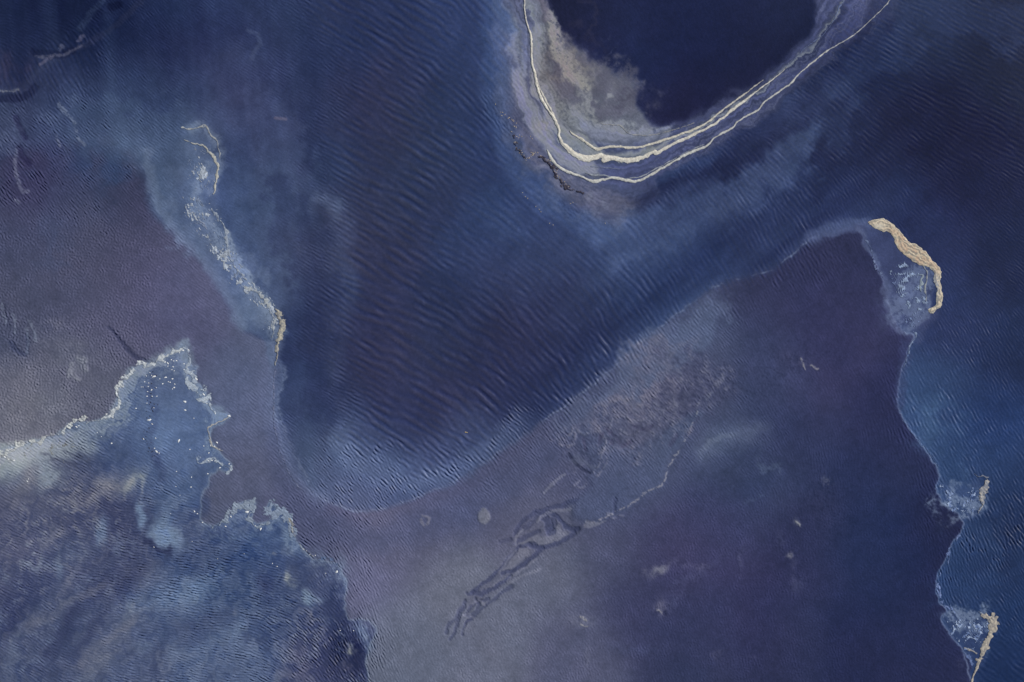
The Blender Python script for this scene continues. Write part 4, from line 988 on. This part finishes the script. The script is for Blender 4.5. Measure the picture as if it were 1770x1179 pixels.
# left wedge: foam lines and flecks
foam_line([(312,218,.6),(320,221,.9),(330,223.5,1),(338,221.5,.9),(345,218,1),(353,217.5,1.2),(359,222,1),(366,234,1.1),(373,246,1.1),(376,256,.9),(380,263,.8),(379,275,.6)],
 'upper thin cream foam line capping the foam-flecked shallows', W_=1.3, seed=40, thick=.03, c=(182,182,178))
foam_line([(319,242,.6),(330,248,.9),(345,250,1),(354,254,1.1),(362,263,1.3),(370,270,1.3),(374,282,1.4),(376,296,1.4),(374,312,1.4),(372,326,1),(370,336,.7)],
 'second cream foam line inside the shallows, hooked and running down their right side', W_=1.3, seed=41, thick=.04, c=(200,196,182))
foam_line([(320,359,.6),(326,366,.8),(337,374,.9),(350,384,1),(357,396,.8)], 'short slanting foam thread crossing the middle of the shallows', W_=1.3, seed=42, thick=.02, c=(160,168,186), gaps=.2)
foam_line([(366,364,.7),(378,376,.9),(386,390,1.2),(392,402,1.6),(393,420,1.8),(396,440,1.3),(402,452,1.2),(412,468,1),(425,484,1)],
 'narrow white foam line along the right side of the shallows, mid-length', W_=1.3, seed=43, thick=.03, c=(172,180,190), gaps=.25, rag=.5)
foam_line([(424,498,1.2),(440,503,2),(450,510,2.2),(460,522,2.4),(468,536,2.2),(473,548,1.8),(474,562,1.2),(470,585,.8)],
 'curved white foam band just above the small cream raft', W_=1.3, seed=44, thick=.03, c=(186,190,190), gaps=.3, rag=.6)
foam_line([(478,536,3.4),(482,540,4.6),(485,552,4.8),(486,566,4.4),(484,578,4.2),(482,592,4),(480,604,2.6),(477,618,1.8),(476,632,.9)],
 'small narrow cream foam raft at the foot of the foam-flecked shallows', seed=45, thick=.06, c=(186,178,158), rag=.3, name='foam_raft', c2=(136,134,134))
foam_line([(474,640,.6),(473,680,.7),(474,730,.7),(482,770,.8),(492,800,.9),(505,828,.9),(520,846,1)], 'faint broken foam thread down the beach edge below the small cream raft', seed=46, thick=.015, c=(124,130,158), gaps=.9, rag=.7)
def wedge_density(u, v):
    a = np.exp(-(((u - 348) / 24) ** 2 + ((v - 290) / 48) ** 2)) * 1.45
    l = line_dist(u, v, smooth([(345,350),(375,385),(392,430),(430,500),(462,525),(472,560)], 3))[0]
    l2 = line_dist(u, v, smooth([(318,350),(345,395),(385,450),(420,500)], 3))[0]
    return a + 1.35 * np.exp(-(l / 15) ** 2) + .95 * np.exp(-(l2 / 12) ** 2)
lace('foam_flecks', 'scattered white foam flecks in the left shallows', [(300,215),(345,212),(380,250),(384,330),(395,390),(415,450),(475,510),(492,560),(485,640),(466,630),(440,570),(400,510),(350,440),(300,390),(290,300)],
     6, 62, 35, .5, (198,206,216), 47, .015, .6, bw=.5, spots=2.25, density=wedge_density, kind='stuff', edge=6)
lace('foam_threads', 'thin drawn-out foam threads in the left shallows', [(300,225),(350,230),(378,270),(374,330),(395,400),(420,470),(470,515),(486,580),(462,600),(420,560),(360,470),(310,400),(300,300)],
     13, 66, 18, .17, (150,164,190), 49, .01, .6, bw=.3, density=wedge_density, edge=6, warpamp=5)
def edge_density(u, v):
    return .75 * np.exp(-(line_dist(u, v, E)[0] / 8) ** 2)
lace('foam_flecks', 'fine pale flecks along the lower channel edge', [(490,800),(520,850),(560,885),(640,900),(740,880),(860,815),(860,790),(740,840),(640,866),(570,850),(520,800)],
     5, 45, 35, .5, (150,162,190), 48, .012, .7, bw=.5, spots=2.2, density=edge_density, kind='stuff', edge=6)

# pool margins: curdled foam fringe
foam_line([(-60,798,7),(-10,790,6),(0,783,3.4),(20,777,2.4),(40,769,2),(58,764,1.8),(72,758,1.6),(84,753,1.4),(96,754,1.6),(106,748,1.6),(114,737,2.2),(124,730,2.6),(140,728,2.4),(152,730,1.4)],
 'pale scalloped foam fringe along the far left shore of the pool', seed=50, thick=.03, W_=1.3, c=(206,208,204), gaps=.3, rag=.6, warp=2.2, name='foam_fringe')
foam_line([(152,730,1),(168,728,1),(182,722,2),(190,718,2.4),(196,710,1.6),(204,702,1.2),(207,694,1.4),(203,682,1.8),(204,670,2.2),(210,660,2.2),(218,651,2.4),(230,642,2.6),(236,632,2.6),(248,630,2.4),(262,630,2.6),(272,624,2.6),(282,616,2.2),(294,610,1.8),(304,606,1.4),(314,599,1)],
 'bright knotted foam fringe round the north-west lobe of the pool', seed=51, thick=.03, W_=1.35, c=(210,214,214), gaps=.25, rag=.5, warp=2.0, name='foam_fringe')
foam_line([(316,599,1),(322,608,1.4),(328,618,1.2),(330,628,1.4),(324,634,1.6),(328,644,3),(334,650,4),(336,660,2.4)], 'pale foam fringe at the pointed tip of the pool', seed=52, thick=.03, W_=1.2, c=(184,194,206), gaps=.25, rag=.6, warp=1.8, name='foam_fringe')
foam_line([(320,652,1.4),(328,662,1.8),(338,668,2.4),(348,676,3.4),(356,688,3.6),(362,698,2.6),(366,710,1.6),(372,718,1.4)], 'curdled grey-white foam fringe down the east side of the pool below its tip', seed=53, thick=.03, W_=1.3, c=(192,202,212), gaps=.35, rag=.7, warp=2.4, name='foam_fringe')
foam_line([(397,717,1.2),(390,724,1.2),(380,730,1.4),(368,733,1.4),(361,740,1.5),(360,752,1.3),(364,764,1.4),(372,772,1.6),(380,778,1.4),(386,780,.8)], 'thin tan S-shaped foam curl on the east side of the pool', seed=54, thick=.03, c=(188,184,178), name='foam_fringe', gaps=.1)
foam_line([(344,790,1.2),(343,798,1.2),(350,800,1),(358,796,1.8),(370,796,2),(380,800,1.6),(392,806,2),(396,814,2),(390,820,1.4),(400,806,1.6)], 'small hooked white foam curl beside the beach, below the S-shaped one', seed=55, thick=.03, c=(180,190,200), name='foam_fringe', gaps=.25, rag=.6)
foam_line([(366,910,.8),(380,908,1.2),(392,898,2),(400,884,3.4),(410,876,4.2),(420,872,3.2),(430,878,2.4),(438,868,3.2),(440,876,2.4),(434,888,2),(434,902,2.2),(446,908,2.6),(458,906,3),(468,902,2)],
 'pale wavy foam bank with a notch on the south-east shore of the pool', seed=56, thick=.03, c=(150,162,178), name='foam_fringe', gaps=.06, rag=.35, warp=2.4, W_=1.25)
foam_line([(462,884,4),(468,874,4),(472,888,5),(484,882,5),(494,890,6),(498,904,5.4),(504,916,3.6),(508,924,2)],
 'broad grey-white foam head shaped like a curled wave, next to the notched bank', seed=57, thick=.03, c=(146,160,180), name='foam_fringe', gaps=.04, rag=.35, warp=2.6, W_=1.25)
foam_line([(498,896,1.4),(506,904,2),(505,914,2),(510,924,1.2)], 'cream crust on the right rim of the curled foam head', seed=58, thick=.045, c=(172,168,160), name='foam_fringe', gaps=.3, rag=.6)
foam_line([(518,940,.8),(530,952,1),(540,962,1)], 'tiny dotted foam thread down-shore of the curled foam head', seed=59, thick=.02, c=(176,178,180), name='foam_fringe', gaps=.5, rag=.6)
foam_line([(548,966,1.2),(560,968,1.6),(572,968,2),(580,974,2.2),(586,984,1.4)], 'soft bluish foam lip at the small cape below the pool', seed=60, thick=.02, c=(100,118,152), name='foam_fringe', gaps=.5, rag=.7, warp=2)
lace('foam_swirls', 'loose pale foam marbling on the pale water at the left edge of the pool', [(-60,800),(0,784),(60,768),(110,752),(150,742),(130,770),(150,800),(90,795),(30,800),(-60,820)],
     11, -12, 32, .26, (166,168,166), 61, .012, .7, edge=8, warpamp=5)
lace('foam_swirls', 'faint foam marbling on the water inside the east shore of the pool', [(322,640),(338,664),(362,700),(372,716),(362,742),(362,764),(350,780),(340,740),(326,690)],
     9, 70, 28, .20, (128,144,174), 62, .01, .7, edge=6, warpamp=4)

# ------------------------------------------------ drifting clumps, one by one
rng = np.random.RandomState(5)
def clump_mesh(name, mat, seed, flat=.35, rag=.22):
    r = np.random.RandomState(seed)
    nu, nv = 14, 7
    ph = r.uniform(0, 6.28, 6)
    v = [(0, 0, flat)]
    for j in range(1, nv):
        t = j / (nv - 1) * math.pi * .5
        for i in range(nu):
            a = 2 * math.pi * i / nu
            k = 1 + rag * (math.sin(2 * a + ph[0]) + .6 * math.sin(3 * a + ph[1]) + .4 * math.sin(5 * a + ph[2])) + r.uniform(-.04, .04)
            v.append((math.cos(a) * math.sin(t) * k, math.sin(a) * math.sin(t) * k, flat * math.cos(t) * (1 + .15 * math.sin(3 * a + ph[3])) - .02))
    f = [(0, 1 + i, 1 + (i + 1) % nu) for i in range(nu)]
    for j in range(nv - 2):
        for i in range(nu):
            a, b = 1 + j * nu + i, 1 + j * nu + (i + 1) % nu
            f.append((a, a + nu, b + nu, b))
    f.append(tuple(1 + (nv - 2) * nu + i for i in range(nu))[::-1])
    me = bpy.data.meshes.new(name); me.from_pydata(v, [], f); me.materials.append(mat)
    for p in me.polygons: p.use_smooth = True
    return me
M_WHITE = solid_mat('white_foam', (232, 232, 228), .7, 14, .04)
M_CLOT = solid_mat('tan_pebbles', (158, 146, 132), .8, 20, .3)
M_DARK = solid_mat('dark_weed', (36, 34, 46), .8, 20, .3)
foam_meshes = [clump_mesh('foam_clump', M_WHITE, s) for s in (1, 2, 3, 4)]
def clump(me, u, v, ru, rv, ang, label, cat, group=None, name='foam_clump', zs=1.0):
    o = bpy.data.objects.new(name, me); col.objects.link(o)
    o.location = (wx(u), wy(v), float(height(u, v)) + .004)
    o.scale = (ru * U, rv * U, (ru + rv) * .5 * U * zs); o.rotation_euler = (0, 0, -math.radians(ang))
    return thing(o, label, cat, group)
# singled-out big ones: u, v, half length, half width, bearing, label
BIG = [(396,719,2.4,1.9,0,'white round foam clump at the outer end of the tan S-shaped foam curl'),
 (258,726,3.4,1.9,-25,'long white foam clump on top of the dark weed seam in the pool'),
 (309,762,3.3,1.4,-78,'upright oblong white foam clump alone in the middle of the pool'),
 (319.5,694.5,2.6,1.8,45,'larger of two white foam clumps in open water below the tip of the pool'),
 (320,709,2,1.3,0,'smaller of two white foam clumps in open water below the tip of the pool'),
 (427,885,2.8,2.2,-20,'white foam clump sitting in the middle of the notched foam bank'),
 (450.5,914.5,2.6,1.5,-85,'squarish white foam clump under the right end of the notched foam bank'),
 (582,988.5,2.2,2.0,0,'cream round foam clump at the small cape below the pool'),
 (266,651,3.2,1.7,-30,'long white foam clump below the fringe of the north-west lobe of the pool'),
 (339,655,3,1.8,30,'thick white foam clump in the fringe under the tip of the pool'),
 (316,605.5,2.4,1.2,0,'white foam clump nearest the pointed tip of the pool'),
 (193,766.5,1.4,1.2,0,'lone tiny white foam clump on the west water of the pool'),
 (270.5,780.5,2.4,1.7,30,'white foam clump at the lower end of the dark weed seam')]
for k, (u, v, a, b, an, lb) in enumerate(BIG): clump(foam_meshes[k % 4], u, v, a, b, an, lb, 'foam clump', 'white foam clumps drifting on the pool')
NORTH = [(285,626,1.8,1.2),(290,628,2,1.2),(296,622,1.2,1),(300,624,1.1,1),(305,623.5,1.4,1.1),(299,634,1.5,1),(297,639,1.1,.9),(301,641,1,.8),(286,652.5,2.3,1.3),
 (298,655,1.5,1.3),(281,663.5,1.6,1),(294,661,1.2,1),(302,664,1.2,.9),(301,670,1.4,1.6),(298,672.5,1,.8),(262,674,1.9,1.2),(255,677,1.1,.9),(257,662,1,.8),(256,668,1,.8),
 (254,685,1.6,.9),(263,685,1.2,.9),(271,685,1.3,.9),(247,669,.9,.7),(244,669,.8,.7),(235,706,1.3,1.1),(318,629,1,1.2),(318,639,1,1),(254,697,1,.8),(266,705,1,.8),(291,660,1,.9),
 (335,723,.9,.8),(250,660,1,.8),(253,650,1,.8),(270,670,.9,.8),(276,655,.9,.8),(290,633,1,.8),(310,610,1,.8),(259,644,1,.8),(262,649,.9,.8),(325,665,1.8,1.3),(337,671,1.8,1.3),
 (352,682,2.4,1.4),(354,690,2.2,1.4),(346,692,1.6,1.2),(358,697,2,1.3),(366,708,1.3,1.1),(372,715,1.2,1.1),(331,646,2.2,1.3),(326,605,1.6,1.1)]
for k, (u, v, a, b) in enumerate(NORTH):
    clump(foam_meshes[k % 4], u, v, a, b, rng.uniform(-60, 60), 'small white foam clump loosely scattered in the northern half of the blue-grey pool', 'foam clump', 'small white foam clumps in the northern pool')
SOUTH = [(263,733,1.5,1),(248,759,1.3,1),(269,757.5,1.1,1),(192,766,.8,.7),(175,755,.8,.7),(168,748,.9,.8),(328,777,1.2,.9),(352,771,1,.9),(375,765,1.8,1.4),(371,772,1.6,1.2),(364,770,1.2,1.6),
 (267,775,1.1,1),(275,783,1.2,1),(380,777,1.4,1),(361,783,1.1,1.4),(360,796,2.4,1),(372,796,2.4,1),(366,796,1.8,1),(380,808.5,1.6,1.2),(396,802,1.3,1),(398,809,1.2,1),(359,819,1.2,1.2),
 (305,815,1,.8),(331,825,.9,1.1),(330,842,1.3,1.1),(336,884,1.7,1.3),(341,888,1.3,1),(350,903,1.3,1),(390,910,1.5,1.1),(304,841,.8,.7),(311,856,.8,.6),(295,888,.8,.6),(332,936,.9,.7),
 (266,946,1.1,.9),(376,966,.9,.7),(471,974,.9,.8),(479,979,1,.8),(422,957,.7,.6),(441,909,1.6,1.1),(530,952,1,.8),(536,958,1.6,1),(545,960,1,.8),(563,991,1,.8),(588,1090,1,.8),
 (611,1090,1.1,.8),(402,888,1.3,1),(399,893,1.2,1.6),(505,901,1,1.5),(508,918,1,1.4),(47,832,1.4,1.1),(49,828,1,.8),(20,776,1.2,.9),(8,790,2,1.2),(15,794,1.6,1.1),(24,796,2.2,1.2),
 (66,766,1.4,.9),(132,738,2,1.1),(136,736,1.2,1),(190,719,2,1.6),(184,716,1.4,1.6)]
for k, (u, v, a, b) in enumerate(SOUTH):
    clump(foam_meshes[k % 4], u, v, a, b, rng.uniform(-60, 60), 'small white foam clump on the shores or in the southern half of the pool', 'foam clump', 'small white foam clumps in the southern pool')
# dark weed tufts in the pool's seam
weed_meshes = [clump_mesh('weed_tuft', M_DARK, s, .3, .3) for s in (11, 12)]
for k in range(44):
    t = rng.uniform(0, 1)
    u = np.interp(t, [0, .3, .55, .75, 1], [268, 262, 260, 249, 272]) + rng.normal(0, 4.5); v = 640 + t * 155 + rng.uniform(-4, 4)
    clump(weed_meshes[k % 2], u, v, rng.uniform(.6, 1.4), rng.uniform(.5, 1), rng.uniform(0, 180), 'dark weed tuft in the dotted seam down the middle of the pool', 'weed', 'dark weed tufts in the seam of the pool', 'weed_tuft', .6)

# strand line of weed and shell on the outer side of the sand bar
WR1 = [(918,268,1),(925,266,1.6),(934,270,1.8),(943,276,1.7),(951,286,2),(958,297,2.2),(964,305,1.8),(973,315,1.9),(982,322,1.6),(992,326,1.2),(1006,332,.8)]
p = foam_line(WR1, 'dark ragged seaweed strand slanting down across the outer sand bar', c=(44,42,58), c2=(84,78,84), thick=.06, rag=.7, gaps=.15, seed=70, name='seaweed_strand', warp=2); p['category'] = 'seaweed'
p = foam_line([(888,232,.8),(890,248,1.6),(896,262,1.6),(902,268,2),(908,276,1.4),(912,270,1)], 'short dark seaweed strand at the west edge of the sand bar', c=(48,46,62), c2=(92,86,90), thick=.05, rag=.9, gaps=.5, seed=71, name='seaweed_strand', warp=2); p['category'] = 'seaweed'
shell_meshes = [clump_mesh('shell_clump', M_CLOT, s, .5, .3) for s in (21, 22, 23)]
PATH = [(860,178),(865,192),(872,200),(880,205),(889,211),(891,222),(892,246),(898,262),(903,266),(910,276),(917,268),(925,267),(934,271),(945,277),(953,288),(959,297),(966,307),(975,318),(983,323),(994,327)]
pp = smooth(PATH, 3)
for k in range(84):
    q = pp[int(rng.uniform(0, 1) ** .9 * (len(pp) - 1))]
    u, v = q[0] + rng.normal(0, 2.2), q[1] + rng.normal(0, 2.0)
    clump(shell_meshes[k % 3], u, v, rng.uniform(.7, 1.5), rng.uniform(.5, 1.1), rng.uniform(0, 180), 'tan pebble-like shell clump in the strand line on the outer sand bar', 'shells', 'shell clumps in the strand line', 'shell_clump')
for u, v in [(902,236),(898,234),(917,236),(920,240),(903,333),(908,340),(912,343),(926,357),(932,362),(935,366),(986,352),(990,350),(950,386),(956,389),(1046,386)]:
    clump(shell_meshes[0], u, v, 1.0, .7, rng.uniform(0, 180), 'stray brownish shell clump away from the main strand line', 'shells', 'stray shell clumps round the sand bar', 'shell_clump')
M_STICK = solid_mat('bleached_stick', (206, 178, 122), .7, 20, .15)
def stick(u, v, L, r, ang, label):
    nseg, ns = 6, 7; vs = []; fs = []
    for i in range(nseg + 1):
        t = i / nseg; rr = r * (1 - .5 * t) * (1 + .15 * math.sin(9 * t))
        for k in range(ns):
            a = 2 * math.pi * k / ns
            vs.append(((t - .5) * L, math.cos(a) * rr + .05 * L * math.sin(3.1 * t), math.sin(a) * rr))
    for i in range(nseg):
        for k in range(ns):
            a, b = i * ns + k, i * ns + (k + 1) % ns
            fs.append((a, b, b + ns, a + ns))
    fs.append(tuple(range(ns))[::-1]); fs.append(tuple(nseg * ns + k for k in range(ns)))
    me = bpy.data.meshes.new('driftwood_stick'); me.from_pydata(vs, [], fs); me.materials.append(M_STICK)
    o = bpy.data.objects.new('driftwood_stick', me); col.objects.link(o)
    o.location = (wx(u), wy(v), float(height(u, v)) + r * .7); o.rotation_euler = (0, 0, -math.radians(ang))
    thing(o, label, 'driftwood')
stick(806, 747.5, .24, .035, 12, 'small pale stick floating on the rippled channel near its lower end')

# ------------------------------------------------------------ light and camera
AZ, EL = 62, 34          # bearing the light comes from (clockwise from north), elevation
w = bpy.data.worlds.new('World'); scene.world = w; w.use_nodes = True
nt = w.node_tree; bg = nt.nodes['Background']
sky = nt.nodes.new('ShaderNodeTexSky'); sky.sky_type = 'NISHITA'; sky.sun_disc = False
sky.sun_elevation = math.radians(EL); sky.sun_rotation = math.radians(AZ)
nt.links.new(sky.outputs[0], bg.inputs[0]); bg.inputs[1].default_value = .08
sun = bpy.data.lights.new('sun', 'SUN'); sun.energy = 3.6; sun.angle = math.radians(.5); sun.color = (1, .97, .93)
so = bpy.data.objects.new('sun', sun); col.objects.link(so)
so.rotation_euler = (math.radians(90 - EL), 0, math.radians(180 - AZ))
cam = bpy.data.cameras.new('camera'); cam.lens = 50; cam.sensor_width = 36; cam.clip_end = 9000
HC = 88.5 / 36 * 50
co_ = bpy.data.objects.new('camera', cam); col.objects.link(co_); co_.location = (0, 0, HC); co_.rotation_euler = (0, 0, 0)
scene.camera = co_
scene.view_settings.view_transform = 'Standard'; scene.view_settings.look = 'None'
scene.view_settings.exposure = 0; scene.view_settings.gamma = 1
scene.render.resolution_x = 1024; scene.render.resolution_y = 682
